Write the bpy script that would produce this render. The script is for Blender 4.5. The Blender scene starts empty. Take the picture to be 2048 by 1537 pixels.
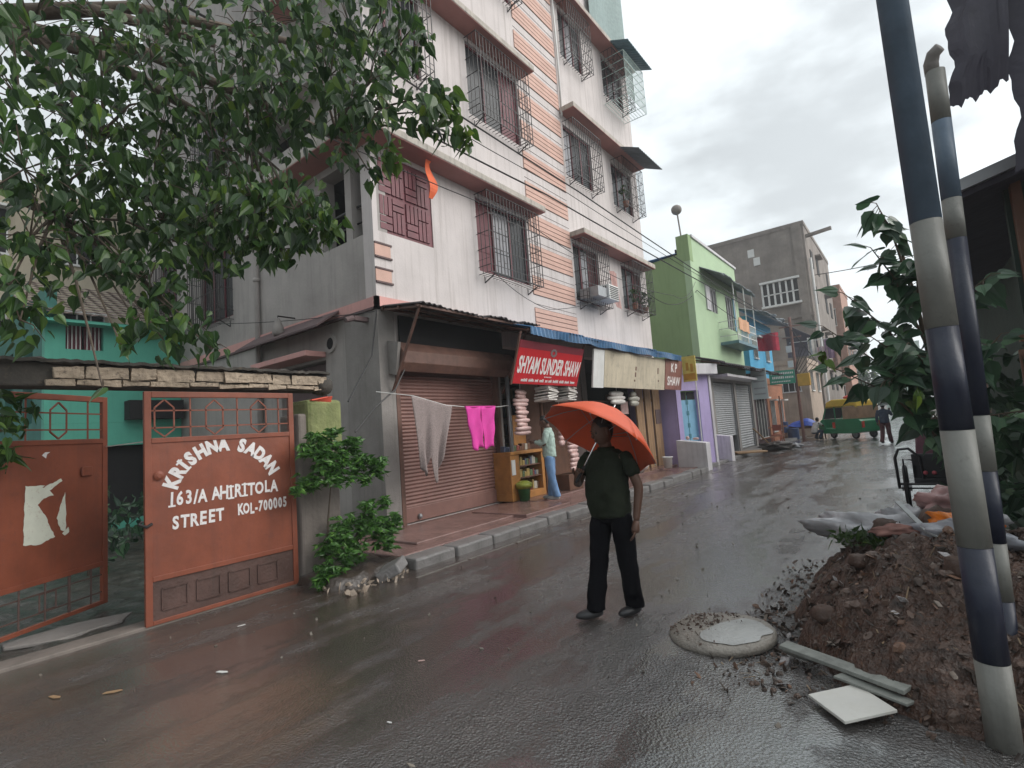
import bpy, math, random
from mathutils import Vector, Matrix
random.seed(7)
S = bpy.context.scene
COL = S.collection
# ---------------------------------------------------------------- camera, sky, sun, exposure
cam = bpy.data.objects.new('camera', bpy.data.cameras.new('camera'))
COL.objects.link(cam)
cam.data.sensor_width = 36; cam.data.lens = 18.203
cam.data.clip_start = 0.05; cam.data.clip_end = 2000
RM = Matrix(((0.78704, 0.11331, 0.60641), (0.61256, -0.02708, -0.78996), (-0.07309, 0.99319, -0.09072)))
cam.matrix_world = Matrix.Translation((0, 0, 1.6)) @ RM.to_4x4()
S.camera = cam
S.view_settings.view_transform = 'Standard'; S.view_settings.look = 'None'
S.view_settings.exposure = 0.76; S.view_settings.gamma = 1.0
S.render.film_transparent = False
SUN_DIR = Vector((0.80, 0.42, 0.62)).normalized()        # direction towards the sun
w = bpy.data.worlds.new('World'); S.world = w; w.use_nodes = True
nt = w.node_tree; N = nt.nodes; L = nt.links
for n in list(N): N.remove(n)
out = N.new('ShaderNodeOutputWorld'); bg = N.new('ShaderNodeBackground'); bg.inputs['Strength'].default_value = 0.1
sky = N.new('ShaderNodeTexSky'); sky.sky_type = 'NISHITA'; sky.sun_disc = False
sky.sun_elevation = math.asin(SUN_DIR.z); sky.sun_rotation = math.atan2(SUN_DIR.x, SUN_DIR.y)
sky.air_density = 1.2; sky.dust_density = 4
tc = N.new('ShaderNodeTexCoord')
mp = N.new('ShaderNodeMapping'); mp.inputs['Scale'].default_value = (1, 1, 2.2)
L.new(tc.outputs['Generated'], mp.inputs['Vector'])
nz = N.new('ShaderNodeTexNoise'); nz.inputs['Scale'].default_value = 2.3; nz.inputs['Detail'].default_value = 6; nz.inputs['Roughness'].default_value = .55
L.new(mp.outputs[0], nz.inputs['Vector'])
rp = N.new('ShaderNodeValToRGB'); L.new(nz.outputs['Fac'], rp.inputs[0])
rp.color_ramp.elements[0].position = .3; rp.color_ramp.elements[0].color = (7.0, 7.5, 7.75, 1)
rp.color_ramp.elements[1].position = .62; rp.color_ramp.elements[1].color = (8.7, 9.3, 9.55, 1)
# one low grey cloud over the end of the street
dp = N.new('ShaderNodeVectorMath'); dp.operation = 'DISTANCE'; dp.inputs[1].default_value = Vector((-0.09, 0.90, 0.43)).normalized()
mp2 = N.new('ShaderNodeMapping'); mp2.inputs['Scale'].default_value = (1, 1, 1)
L.new(tc.outputs['Generated'], dp.inputs[0])
nz2 = N.new('ShaderNodeTexNoise'); nz2.inputs['Scale'].default_value = 7; nz2.inputs['Detail'].default_value = 5
L.new(mp.outputs[0], nz2.inputs['Vector'])
ad = N.new('ShaderNodeMath'); ad.operation = 'MULTIPLY_ADD'; ad.inputs[1].default_value = -.55
L.new(nz2.outputs['Fac'], ad.inputs[0]); L.new(dp.outputs['Value'], ad.inputs[2])
rc = N.new('ShaderNodeMapRange'); rc.inputs['From Min'].default_value = -.24; rc.inputs['From Max'].default_value = .02
rc.inputs['To Min'].default_value = .75; rc.inputs['To Max'].default_value = 0; rc.interpolation_type = 'SMOOTHSTEP'
L.new(ad.outputs[0], rc.inputs['Value'])
mc = N.new('ShaderNodeMix'); mc.data_type = 'RGBA'; L.new(rc.outputs[0], mc.inputs['Factor'])
L.new(rp.outputs[0], mc.inputs['A']); mc.inputs['B'].default_value = (4.0, 4.25, 4.4, 1)
mx = N.new('ShaderNodeMix'); mx.data_type = 'RGBA'; mx.inputs['Factor'].default_value = .93
L.new(sky.outputs[0], mx.inputs['A']); L.new(mc.outputs['Result'], mx.inputs['B'])
# the overcast is brightest up the street to the right and duller behind the camera
dg_ = N.new('ShaderNodeVectorMath'); dg_.operation = 'DOT_PRODUCT'; dg_.inputs[1].default_value = Vector((.45, .75, .48)).normalized(); L.new(tc.outputs['Generated'], dg_.inputs[0])
gm = N.new('ShaderNodeMapRange'); gm.inputs['From Min'].default_value = -.7; gm.inputs['From Max'].default_value = .95; gm.inputs['To Min'].default_value = .40; gm.inputs['To Max'].default_value = .92; L.new(dg_.outputs['Value'], gm.inputs['Value'])
vm = N.new('ShaderNodeVectorMath'); vm.operation = 'SCALE'; L.new(mx.outputs['Result'], vm.inputs[0]); L.new(gm.outputs[0], vm.inputs['Scale'])
L.new(vm.outputs[0], bg.inputs['Color']); L.new(bg.outputs[0], out.inputs['Surface'])
sl = bpy.data.lights.new('sun', 'SUN'); sl.energy = 1.5; sl.angle = math.radians(50); sl.color = (1, .96, .92)
so = bpy.data.objects.new('sun', sl); COL.objects.link(so); so.location = (6, 4, 20)
so.rotation_euler = (-SUN_DIR).to_track_quat('-Z', 'Y').to_euler()

# ---------------------------------------------------------------- helpers
def lin(r, g, b, k=1.0):
    f = lambda c: (c/12.92 if c <= .04045 else ((c+.055)/1.055)**2.4)
    return tuple(min(.92, f(c/255)*k) for c in (r, g, b))
def M(name, col, rough=.6, var=.18, scale=5, bump=.0, bscale=60, metal=0, streak=0, scol=(.05, .045, .04), spec=.5, spots=0, trans=0, uniq=None, zs=.35):
    m = bpy.data.materials.new(name); m.use_nodes = True
    t = m.node_tree; n = t.nodes; l = t.links; b = n['Principled BSDF']
    b.inputs['Roughness'].default_value = rough; b.inputs['Metallic'].default_value = metal
    b.inputs['Specular IOR Level'].default_value = spec
    co = n.new('ShaderNodeTexCoord')
    a = n.new('ShaderNodeTexNoise'); a.inputs['Scale'].default_value = scale; a.inputs['Detail'].default_value = 6; a.inputs['Roughness'].default_value = .62
    l.new(co.outputs['Object'], a.inputs['Vector'])
    r = n.new('ShaderNodeValToRGB'); l.new(a.outputs['Fac'], r.inputs[0])
    r.color_ramp.elements[0].position = .3; r.color_ramp.elements[1].position = .7
    r.color_ramp.elements[0].color = tuple(c*(1-var) for c in col)+(1,); r.color_ramp.elements[1].color = tuple(min(1, c*(1+var*.7)) for c in col)+(1,)
    last = r.outputs[0]
    def mixin(fac, c2):
        nonlocal last
        x = n.new('ShaderNodeMix'); x.data_type = 'RGBA'
        l.new(fac, x.inputs['Factor']); l.new(last, x.inputs['A'])
        x.inputs['B'].default_value = tuple(c2)+(1,)
        last = x.outputs['Result']
    if streak:
        mpp = n.new('ShaderNodeMapping'); mpp.inputs['Scale'].default_value = (5, 5, zs); l.new(co.outputs['Object'], mpp.inputs['Vector'])
        q = n.new('ShaderNodeTexNoise'); q.inputs['Scale'].default_value = 1.6; q.inputs['Detail'].default_value = 7; q.inputs['Roughness'].default_value = .7
        l.new(mpp.outputs[0], q.inputs['Vector'])
        rr = n.new('ShaderNodeMapRange'); rr.inputs['From Min'].default_value = .5; rr.inputs['From Max'].default_value = .78
        rr.inputs['To Max'].default_value = streak; l.new(q.outputs['Fac'], rr.inputs['Value']); mixin(rr.outputs[0], scol)
    if spots:
        q = n.new('ShaderNodeTexNoise'); q.inputs['Scale'].default_value = scale*3.1; q.inputs['Detail'].default_value = 9; q.inputs['Roughness'].default_value = .75
        l.new(co.outputs['Object'], q.inputs['Vector'])
        rr = n.new('ShaderNodeMapRange'); rr.inputs['From Min'].default_value = .56; rr.inputs['From Max'].default_value = .66
        rr.inputs['To Max'].default_value = spots; l.new(q.outputs['Fac'], rr.inputs['Value']); mixin(rr.outputs[0], scol)
    l.new(last, b.inputs['Base Color'])
    if bump:
        q = n.new('ShaderNodeTexNoise'); q.inputs['Scale'].default_value = bscale; q.inputs['Detail'].default_value = 5
        l.new(co.outputs['Object'], q.inputs['Vector'])
        bp = n.new('ShaderNodeBump'); bp.inputs['Strength'].default_value = bump; bp.inputs['Distance'].default_value = .02
        l.new(q.outputs['Fac'], bp.inputs['Height']); l.new(bp.outputs[0], b.inputs['Normal'])
    return m
def leafmat(name, dark, light, hue=(.30, .42, .03)):
    m = bpy.data.materials.new(name); m.use_nodes = True
    t = m.node_tree; n = t.nodes; l = t.links; b = n['Principled BSDF']
    g = n.new('ShaderNodeNewGeometry'); r = n.new('ShaderNodeValToRGB'); l.new(g.outputs['Random Per Island'], r.inputs[0])
    e = r.color_ramp.elements
    e[0].color = dark+(1,); e[1].color = tuple((a*1.2+c)/2.2 for a, c in zip(light, hue))+(1,); e[1].position = 1
    x = r.color_ramp.elements.new(.6); x.color = tuple((a+c)/2 for a, c in zip(dark, light))+(1,)
    x = r.color_ramp.elements.new(.9); x.color = light+(1,)
    l.new(r.outputs[0], b.inputs['Base Color']); b.inputs['Roughness'].default_value = .32
    tr = n.new('ShaderNodeBsdfTranslucent'); mxx = n.new('ShaderNodeMixShader'); mxx.inputs[0].default_value = .33
    l.new(r.outputs[0], tr.inputs['Color']); l.new(b.outputs[0], mxx.inputs[1]); l.new(tr.outputs[0], mxx.inputs[2])
    l.new(mxx.outputs[0], n['Material Output'].inputs['Surface'])
    return m
POS = {}
def thing(name, label, cat, loc=(0, 0, 0), group=None):
    o = bpy.data.objects.new(name, None); o.empty_display_size = .1; COL.objects.link(o); o.location = loc; POS[o] = Vector(loc)
    return tag(o, label, cat, group)
def tag(o, label, cat, group=None):
    o['label'] = label; o['category'] = cat
    if group: o['group'] = group
    return o
def struct(o, kind='structure'):
    o['kind'] = kind; return o
def rough_poly(poly, step=.03, j=.007):
    o = []
    for (a, b), (c, d) in zip(poly, poly[1:]+poly[:1]):
        n = max(1, int(math.hypot(c-a, d-b)/step))
        for k in range(n): o.append((a+(c-a)*k/n+random.uniform(-j, j)*(k > 0), b+(d-b)*k/n+random.uniform(-j, j)*(k > 0)))
    return o
def roughen(o, s=.02, size=.05, lv=3):
    t = bpy.data.textures.new('rough', 'CLOUDS'); t.noise_scale = size; t.noise_depth = 3
    q = o.modifiers.new('sub', 'SUBSURF'); q.subdivision_type = 'SIMPLE'; q.levels = lv; q.render_levels = lv
    q = o.modifiers.new('rough', 'DISPLACE'); q.texture = t; q.strength = s; q.mid_level = .5; q.texture_coords = 'LOCAL'
    return o
def wrinkle(o, s=.012, size=.12):
    t = bpy.data.textures.new('folds', 'CLOUDS'); t.noise_scale = size; t.noise_depth = 2
    q = o.modifiers.new('sub', 'SUBSURF'); q.levels = 2; q.render_levels = 2
    q = o.modifiers.new('folds', 'DISPLACE'); q.texture = t; q.strength = s; q.mid_level = .5; q.texture_coords = 'LOCAL'
    return o
def copy_tree(o, parent=None):
    c = o.copy(); COL.objects.link(c)
    if parent: c.parent = parent; c.matrix_parent_inverse = o.matrix_parent_inverse
    POS[c] = POS.get(o, Vector())
    for ch in list(o.children): copy_tree(ch, c)
    return c
class MB:
    def __init__(s): s.v = []; s.f = []
    def add(s, vs, fs):
        k = len(s.v); s.v += [tuple(p) for p in vs]; s.f += [tuple(i+k for i in q) for q in fs]; return s
    def box(s, x0, x1, y0, y1, z0, z1):
        return s.add([(x0,y0,z0),(x1,y0,z0),(x1,y1,z0),(x0,y1,z0),(x0,y0,z1),(x1,y0,z1),(x1,y1,z1),(x0,y1,z1)],
                     [(0,3,2,1),(4,5,6,7),(0,1,5,4),(1,2,6,5),(2,3,7,6),(3,0,4,7)])
    def obox(s, c, a, b, d):
        c, a, b, d = map(Vector, (c, a, b, d))
        return s.add([c-a-b-d, c+a-b-d, c+a+b-d, c-a+b-d, c-a-b+d, c+a-b+d, c+a+b+d, c-a+b+d],
                     [(0,3,2,1),(4,5,6,7),(0,1,5,4),(1,2,6,5),(2,3,7,6),(3,0,4,7)])
    def bar(s, p, q, w=.012, h=None):
        p, q = Vector(p), Vector(q); d = q-p
        if d.length < 1e-5: return s
        u = d.cross(Vector((0, 0, 1)))
        if u.length < 1e-4: u = Vector((1, 0, 0))
        u.normalize(); x = d.cross(u).normalized()
        return s.obox((p+q)/2, d/2, u*w/2, x*(h or w)/2)
    def tube(s, pts, r, n=8):
        pts = [Vector(p) for p in pts]; m = len(pts); rs = r if isinstance(r, (list, tuple)) else [r]*m
        vs = []; ref = None
        for i, p in enumerate(pts):
            t = (pts[min(i+1, m-1)]-pts[max(i-1, 0)]).normalized()
            if ref is None: ref = t.cross(Vector((0, 0, 1))) if abs(t.z) < .95 else Vector((1, 0, 0))
            u = (ref - t*ref.dot(t)).normalized(); ref = u; x = t.cross(u)
            for j in range(n):
                a = 2*math.pi*j/n; vs.append(p+(u*math.cos(a)+x*math.sin(a))*rs[i])
        fs = [(i*n+j, i*n+(j+1) % n, (i+1)*n+(j+1) % n, (i+1)*n+j) for i in range(m-1) for j in range(n)]
        fs += [tuple(range(n))[::-1], tuple((m-1)*n+j for j in range(n))]
        return s.add(vs, fs)
    def lathe(s, prof, c=(0, 0, 0), n=16, mat=None):
        vs = []; c = Vector(c)
        for r, z in prof:
            for j in range(n):
                a = 2*math.pi*j/n; p = Vector((r*math.cos(a), r*math.sin(a), z)); vs.append(c+(mat @ p if mat else p))
        k = len(prof)
        fs = [(i*n+j, i*n+(j+1) % n, (i+1)*n+(j+1) % n, (i+1)*n+j) for i in range(k-1) for j in range(n)]
        fs += [tuple(range(n))[::-1], tuple((k-1)*n+j for j in range(n))]
        return s.add(vs, fs)
    def ball(s, c, r, n=14, k=8, mat=None, fn=None):
        r = r if isinstance(r, (tuple, list)) else (r, r, r); c = Vector(c); vs = []
        for i in range(k+1):
            th = math.pi*(i/k*.98+.01)
            for j in range(n):
                a = 2*math.pi*j/n; d = Vector((math.sin(th)*math.cos(a), math.sin(th)*math.sin(a), math.cos(th)))
                if fn: d = d*fn(d)
                p = Vector((d.x*r[0], d.y*r[1], d.z*r[2])); vs.append(c+(mat @ p if mat else p))
        fs = [(i*n+j, (i+1)*n+j, (i+1)*n+(j+1) % n, i*n+(j+1) % n) for i in range(k) for j in range(n)]
        fs += [tuple(range(n)), tuple(k*n+j for j in range(n))[::-1]]
        return s.add(vs, fs)
    def prism(s, poly, ext):
        poly = [Vector(p) for p in poly]; e = Vector(ext); n = len(poly)
        return s.add(poly+[p+e for p in poly], [tuple(range(n))[::-1], tuple(range(n, 2*n))]+[(i, (i+1) % n, (i+1) % n+n, i+n) for i in range(n)])
    def grid(s, fn, nu, nv):
        vs = [fn(i/nu, j/nv) for j in range(nv+1) for i in range(nu+1)]
        return s.add(vs, [(j*(nu+1)+i, j*(nu+1)+i+1, (j+1)*(nu+1)+i+1, (j+1)*(nu+1)+i) for j in range(nv) for i in range(nu)])
    def build(s, name, mat, parent=None, smooth=False, bevel=0, solid=0, sub=0):
        me = bpy.data.meshes.new(name)
        if parent is not None: off = POS[parent]
        else:
            xs, ys, zs = zip(*s.v); off = Vector(((min(xs)+max(xs))/2, (min(ys)+max(ys))/2, min(zs)))
        me.from_pydata([(p[0]-off.x, p[1]-off.y, p[2]-off.z) for p in s.v], [], s.f); me.update()
        o = bpy.data.objects.new(name, me); COL.objects.link(o)
        if parent is not None: o.parent = parent
        else: o.location = off
        POS[o] = Vector(off)
        for mm in (mat if isinstance(mat, list) else [mat]): me.materials.append(mm)
        if smooth: me.polygons.foreach_set('use_smooth', [True]*len(me.polygons))
        if solid: q = o.modifiers.new('solid', 'SOLIDIFY'); q.thickness = solid; q.offset = 0
        if bevel: q = o.modifiers.new('bevel', 'BEVEL'); q.width = bevel; q.segments = 2; q.limit_method = 'ANGLE'
        if sub: q = o.modifiers.new('sub', 'SUBSURF'); q.levels = sub; q.render_levels = sub
        return o
def text(mb, s, size, fn, cx=0, cy=0, ang=0, shear=0, wide=1, bold=.0, thick=.003):
    cu = bpy.data.curves.new('t', 'FONT'); cu.body = s; cu.size = size; cu.align_x = 'CENTER'; cu.align_y = 'CENTER'; cu.extrude = .001; cu.offset = bold; cu.shear = shear; cu.resolution_u = 3
    o = bpy.data.objects.new('t', cu); COL.objects.link(o); dg = bpy.context.evaluated_depsgraph_get(); e = o.evaluated_get(dg); me = e.to_mesh()
    ca, sa = math.cos(ang), math.sin(ang); vs = []
    for p in me.vertices:
        x, y = p.co.x*wide, p.co.y
        vs.append(fn(cx+x*ca-y*sa, cy+x*sa+y*ca, thick if p.co.z > 0 else -.001))
    mb.add(vs, [tuple(q.vertices) for q in me.polygons]); e.to_mesh_clear(); bpy.data.objects.remove(o); bpy.data.curves.remove(cu)
def wall(mb, P, u0, u1, z0, z1, holes=(), depth=.2):
    us = sorted({u0, u1, *[h[0] for h in holes], *[h[1] for h in holes]}); zs = sorted({z0, z1, *[h[2] for h in holes], *[h[3] for h in holes]})
    us = [u for u in us if u0 <= u <= u1]; zs = [z for z in zs if z0 <= z <= z1]
    inh = lambda u, z: any(h[0] < u < h[1] and h[2] < z < h[3] for h in holes)
    for i in range(len(us)-1):
        for j in range(len(zs)-1):
            a, b, c, d = us[i], us[i+1], zs[j], zs[j+1]
            if inh((a+b)/2, (c+d)/2): continue
            mb.add([P(a, c, 0), P(b, c, 0), P(b, d, 0), P(a, d, 0)], [(0, 1, 2, 3)])
    for a, b, c, d in holes:
        q = [P(a, c, 0), P(b, c, 0), P(b, d, 0), P(a, d, 0), P(a, c, depth), P(b, c, depth), P(b, d, depth), P(a, d, depth)]
        mb.add(q, [(0, 4, 5, 1), (1, 5, 6, 2), (2, 6, 7, 3), (3, 7, 4, 0)])
    q = [P(u0, z0, 0), P(u1, z0, 0), P(u1, z1, 0), P(u0, z1, 0), P(u0, z0, depth), P(u1, z0, depth), P(u1, z1, depth), P(u0, z1, depth)]
    mb.add(q, [(0, 4, 5, 1), (1, 5, 6, 2), (2, 6, 7, 3), (3, 7, 4, 0)])
    return mb
def pbox(mb, P, u0, u1, z0, z1, d0, d1):
    return mb.add([P(u0,z0,d0),P(u1,z0,d0),P(u1,z1,d0),P(u0,z1,d0),P(u0,z0,d1),P(u1,z0,d1),P(u1,z1,d1),P(u0,z1,d1)],
                  [(0,1,2,3),(4,7,6,5),(0,4,5,1),(1,5,6,2),(2,6,7,3),(3,7,4,0)])
def corr(mb, y0, y1, xa, za, xb, zb, pitch=.16, amp=.02, wav=0):
    n = int((y1-y0)/pitch*6)
    rnd = [random.uniform(-wav, wav) for _ in range(40)]
    def fn(u, v):
        y = y0+(y1-y0)*u; k = int(u*12); 
        return (xa+(xb-xa)*v+rnd[k]*v, y, za+(zb-za)*v+amp*math.sin(2*math.pi*y/pitch)+rnd[k+13]*v)
    return mb.grid(fn, n, 3)
_leaf = [(0, 0), (.2, -.1), (.42, .05), (.45, .3), (.3, .6), (.1, .85), (0, 1.18)]
def leaf(mb, p, d, nrm, size, wide=1.0, fold=.35):
    d = d.normalized(); s = d.cross(nrm)
    if s.length < 1e-3: return
    s.normalize(); n = s.cross(d).normalized()
    vs = []
    for sg in (1, -1):
        for x, y in _leaf:
            vs.append(p+(s*sg*x*wide+d*y+n*(-abs(x)*fold-.22*y*y))*size)
    k = len(_leaf)
    mb.add(vs, [tuple(range(k)), tuple(range(k, 2*k))[::-1]])
def rv(): 
    while 1:
        v = Vector((random.uniform(-1, 1), random.uniform(-1, 1), random.uniform(-1, 1)))
        if .05 < v.length < 1: return v
def cloud(mb, c, r, n, size, droop=1.2, wide=1.0, fold=.35, shell=.0):
    c = Vector(c); r = Vector(r) if hasattr(r, '__len__') else Vector((r, r, r))
    for _ in range(n):
        v = rv()
        if shell: v = v.normalized()*(v.length**shell)
        p = c+Vector((v.x*r.x, v.y*r.y, v.z*r.z))
        d = rv().normalized()+Vector((0, 0, -droop)); nn = rv()+Vector((0, 0, .5))
        leaf(mb, p, d, nn, size*random.uniform(.5, 1.35), wide*random.uniform(.8, 1.1), fold*random.uniform(.3, 1.6))
# ---------------------------------------------------------------- materials
m_facade = M('facade_paint', (.60, .55, .535), .75, .10, 1.3, .15, 25, streak=.62, scol=(.23, .19, .165), zs=.16)
m_sideshade = M('shaded_side_paint', (.385, .355, .335), .8, .2, 1.0, .2, 18, streak=.4, scol=(.14, .13, .12))  # same paint as the facade, with the side's shade put into its colour
m_salmon = M('salmon_paint', (.60, .38, .31), .7, .12, 2.5, .1, 40, streak=.2, scol=(.4, .3, .26))
m_groove = M('dark_groove', (.12, .08, .08), .8)
m_pinkband = M('pink_band', (.62, .33, .30), .7, .1, 2, streak=.25, scol=(.2, .15, .14))
m_under = M('maroon_underside', (.38, .17, .15), .7, .1, 3)
m_ledge = M('ledge_concrete', (.46, .42, .37), .85, .2, 3, .2, 30, streak=.75, scol=(.06, .055, .05), zs=1.2)
m_maroon = M('maroon_wood', (.145, .026, .038), .5, .25, 6, .1, 40)
m_iron = M('black_iron', (.022, .02, .02), .5, .3, 8)
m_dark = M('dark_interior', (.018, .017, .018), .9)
m_glass = M('window_glass', (.04, .045, .05), .25, .3, 2, spec=.25)
m_reflpane = M('reflection_pane', (.30, .30, .32), .2, .15, 3)  # pale slips that paint broken reflections onto the dark glass
m_curtain = M('maroon_curtain', (.12, .035, .04), .8, .3, 5)
m_pcurtain = M('pink_curtain', (.5, .3, .27), .8, .3, 5)
m_cement = M('cement_plaster', (.27, .25, .235), .85, .2, 2, .25, 30, streak=.5, scol=(.1, .09, .08))
m_white = M('white_plastic', (.7, .7, .68), .4, .08, 5, streak=.3, scol=(.4, .36, .3))
m_steel = M('grey_steel', (.32, .33, .34), .4, .15, 6, metal=.6)
m_pave = M('pavement_slab', (.21, .125, .11), .22, .3, 2.2, .3, 30, spots=.4, scol=(.07, .05, .045))
m_kerb = M('kerb_concrete', (.20, .19, .185), .35, .3, 4, .5, 35, spots=.5, scol=(.07, .065, .06))
m_mud = M('wet_mud', (.055, .042, .034), .3, .5, 5, .8, 18)
def m_road_():
    m = bpy.data.materials.new('wet_asphalt'); m.use_nodes = True
    t = m.node_tree; n = t.nodes; l = t.links; b = n['Principled BSDF']
    g = n.new('ShaderNodeNewGeometry')
    def noise(sc, det=5, ro=.6, src=g.outputs['Position']):
        q = n.new('ShaderNodeTexNoise'); q.inputs['Scale'].default_value = sc; q.inputs['Detail'].default_value = det; q.inputs['Roughness'].default_value = ro
        l.new(src, q.inputs['Vector']); return q.outputs['Fac']
    def rng(v, a, bb, c, d):
        q = n.new('ShaderNodeMapRange'); q.inputs['From Min'].default_value = a; q.inputs['From Max'].default_value = bb; q.inputs['To Min'].default_value = c; q.inputs['To Max'].default_value = d
        l.new(v, q.inputs['Value']); return q.outputs[0]
    def mth(op, a, bb):
        q = n.new('ShaderNodeMath'); q.operation = op
        for i, z in enumerate((a, bb)):
            if isinstance(z, (int, float)): q.inputs[i].default_value = z
            else: l.new(z, q.inputs[i])
        return q.outputs[0]
    mpp = n.new('ShaderNodeMapping'); mpp.inputs['Scale'].default_value = (2.4, .55, 1); l.new(g.outputs['Position'], mpp.inputs['Vector'])
    mp3 = n.new('ShaderNodeMapping'); mp3.inputs['Scale'].default_value = (3.2, .22, 1); l.new(g.outputs['Position'], mp3.inputs['Vector'])
    big = noise(.55, 5, .6, mpp.outputs[0]); mid = noise(3.2, 7, .7); grit = noise(70, 4, .75); peb = n.new('ShaderNodeTexVoronoi'); peb.inputs['Scale'].default_value = 62; l.new(g.outputs['Position'], peb.inputs['Vector'])
    sp = n.new('ShaderNodeSeparateXYZ'); l.new(g.outputs['Position'], sp.inputs[0])
    dv_ = n.new('ShaderNodeVectorMath'); dv_.operation = 'DISTANCE'; dv_.inputs[1].default_value = (-3.45, 1.5, 0); l.new(g.outputs['Position'], dv_.inputs[0])
    pan = rng(mth('ADD', dv_.outputs['Value'], mth('MULTIPLY', mid, .9)), .85, 1.25, .85, 0)
    mudx = rng(sp.outputs['X'], -1.6, -5.2, 0, .75)
    mudf = mth('MULTIPLY', mudx, rng(mid, .3, .65, .45, 1))
    r = n.new('ShaderNodeValToRGB'); l.new(mth('ADD', mth('MULTIPLY', mid, .45), mth('MULTIPLY', grit, .55)), r.inputs[0])
    r.color_ramp.elements[0].position = .32; r.color_ramp.elements[0].color = (.014, .013, .013, 1); r.color_ramp.elements[1].position = .68; r.color_ramp.elements[1].color = (.095, .088, .084, 1)
    x = n.new('ShaderNodeMix'); x.data_type = 'RGBA'; l.new(mudf, x.inputs['Factor']); l.new(r.outputs[0], x.inputs['A']); x.inputs['B'].default_value = (.074, .047, .032, 1)
    sp2 = rng(mth('MULTIPLY', noise(14, 8, .8), 1), .66, .7, 0, .5)
    x2 = n.new('ShaderNodeMix'); x2.data_type = 'RGBA'; l.new(sp2, x2.inputs['Factor']); l.new(x.outputs['Result'], x2.inputs['A']); x2.inputs['B'].default_value = (.16, .14, .12, 1)
    x3 = n.new('ShaderNodeMix'); x3.data_type = 'RGBA'; l.new(pan, x3.inputs['Factor']); l.new(x2.outputs['Result'], x3.inputs['A']); x3.inputs['B'].default_value = (.115, .08, .055, 1)
    x2 = x3
    dv2 = n.new('ShaderNodeVectorMath'); dv2.operation = 'DISTANCE'; dv2.inputs[1].default_value = (-.2, 2.0, 0); l.new(g.outputs['Position'], dv2.inputs[0])
    x4 = n.new('ShaderNodeMix'); x4.data_type = 'RGBA'; l.new(rng(mth('ADD', dv2.outputs['Value'], mth('MULTIPLY', mid, .5)), 1.28, 1.36, .7, 0), x4.inputs['Factor']); l.new(x2.outputs['Result'], x4.inputs['A'])
    gx = n.new('ShaderNodeValToRGB'); l.new(grit, gx.inputs[0]); gx.color_ramp.elements[0].position = .38; gx.color_ramp.elements[0].color = (.022, .025, .026, 1); gx.color_ramp.elements[1].position = .62; gx.color_ramp.elements[1].color = (.17, .18, .185, 1)
    l.new(gx.outputs[0], x4.inputs['B']); x2 = x4
    trk = rng(noise(1.5, 5, .7, mp3.outputs[0]), .5, .66, 0, .6)
    x5 = n.new('ShaderNodeMix'); x5.data_type = 'RGBA'; l.new(trk, x5.inputs['Factor']); l.new(x2.outputs['Result'], x5.inputs['A']); x5.inputs['B'].default_value = (.026, .022, .019, 1); x2 = x5
    l.new(x2.outputs['Result'], b.inputs['Base Color'])
    wet = mth('MAXIMUM', mth('MULTIPLY', pan, .95), rng(mth('ADD', mth('MULTIPLY', big, .75), mth('MULTIPLY', mid, .25)), .41, .53, 0, 1))
    l.new(rng(wet, 0, 1, .32, .12), b.inputs['Roughness'])
    b.inputs['Specular IOR Level'].default_value = 1.0
    l.new(rng(wet, 0, 1, .7, 1.0), b.inputs['Coat Weight']); l.new(rng(wet, 0, 1, .28, .10), b.inputs['Coat Roughness']); b.inputs['Coat IOR'].default_value = 1.7
    hgt = mth('ADD', mth('MULTIPLY', peb.outputs['Distance'], .9), mth('ADD', mth('MULTIPLY', grit, .8), mth('MULTIPLY', mid, 1.0)))
    bp = n.new('ShaderNodeBump'); bp.inputs['Distance'].default_value = .017; l.new(hgt, bp.inputs['Height']); l.new(bp.outputs[0], b.inputs['Coat Normal']); l.new(rng(wet, 0, 1, 1.0, .2), bp.inputs['Strength'])
    l.new(bp.outputs[0], b.inputs['Normal'])
    return m
m_road = m_road_()
m_earth = M('damp_earth', (.075, .062, .05), .7, .4, 2, .6, 20)

# ---------------------------------------------------------------- ground
mb = MB(); mb.add([(-400, -60, -.012), (400, -60, -.012), (400, 900, -.012), (-400, 900, -.012)], [(0, 1, 2, 3)]); struct(mb.build('ground', m_earth))
def roadfn(u, v):
    x = -6.05+7.6*u; y = -4+150*v**2
    return (x, y, .004+.012*math.sin(x*2.1+y*.7)*math.sin(y*.9) if False else 0.0)
mb = MB(); mb.grid(roadfn, 6, 40); struct(mb.build('road', m_road))
mb = MB(); mb.box(-6.88, -5.32, 4.35, 16.2, -.05, .135); mb.box(-6.88, -5.62, 4.9, 8.4, .1, .17); mb.box(-6.88, -6.05, 8.42, 16.1, .1, .20); mb.box(-6.6, -5.35, 7.1, 8.5, .1, .19)
struct(mb.build('pavement', m_pave, bevel=.015))
mb = MB(); mb.box(-5.9, -5.3, 16.2, 34, -.05, .10); struct(mb.build('pavement', m_kerb, bevel=.02))
# verge under the shrubs, rough edge
def vfn(u, v):
    x = -6.5+1.32*u; y = 3.32+1.1*v
    e = min(u, 1-u, v, 1-v); return (x+.05*math.sin(y*9), y+.04*math.sin(x*11), (.11+.03*math.sin(x*13)*math.sin(y*17) if e > .02 else -.02))
mb = MB(); mb.grid(vfn, 24, 20); struct(mb.build('verge', m_mud, smooth=True))
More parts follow.
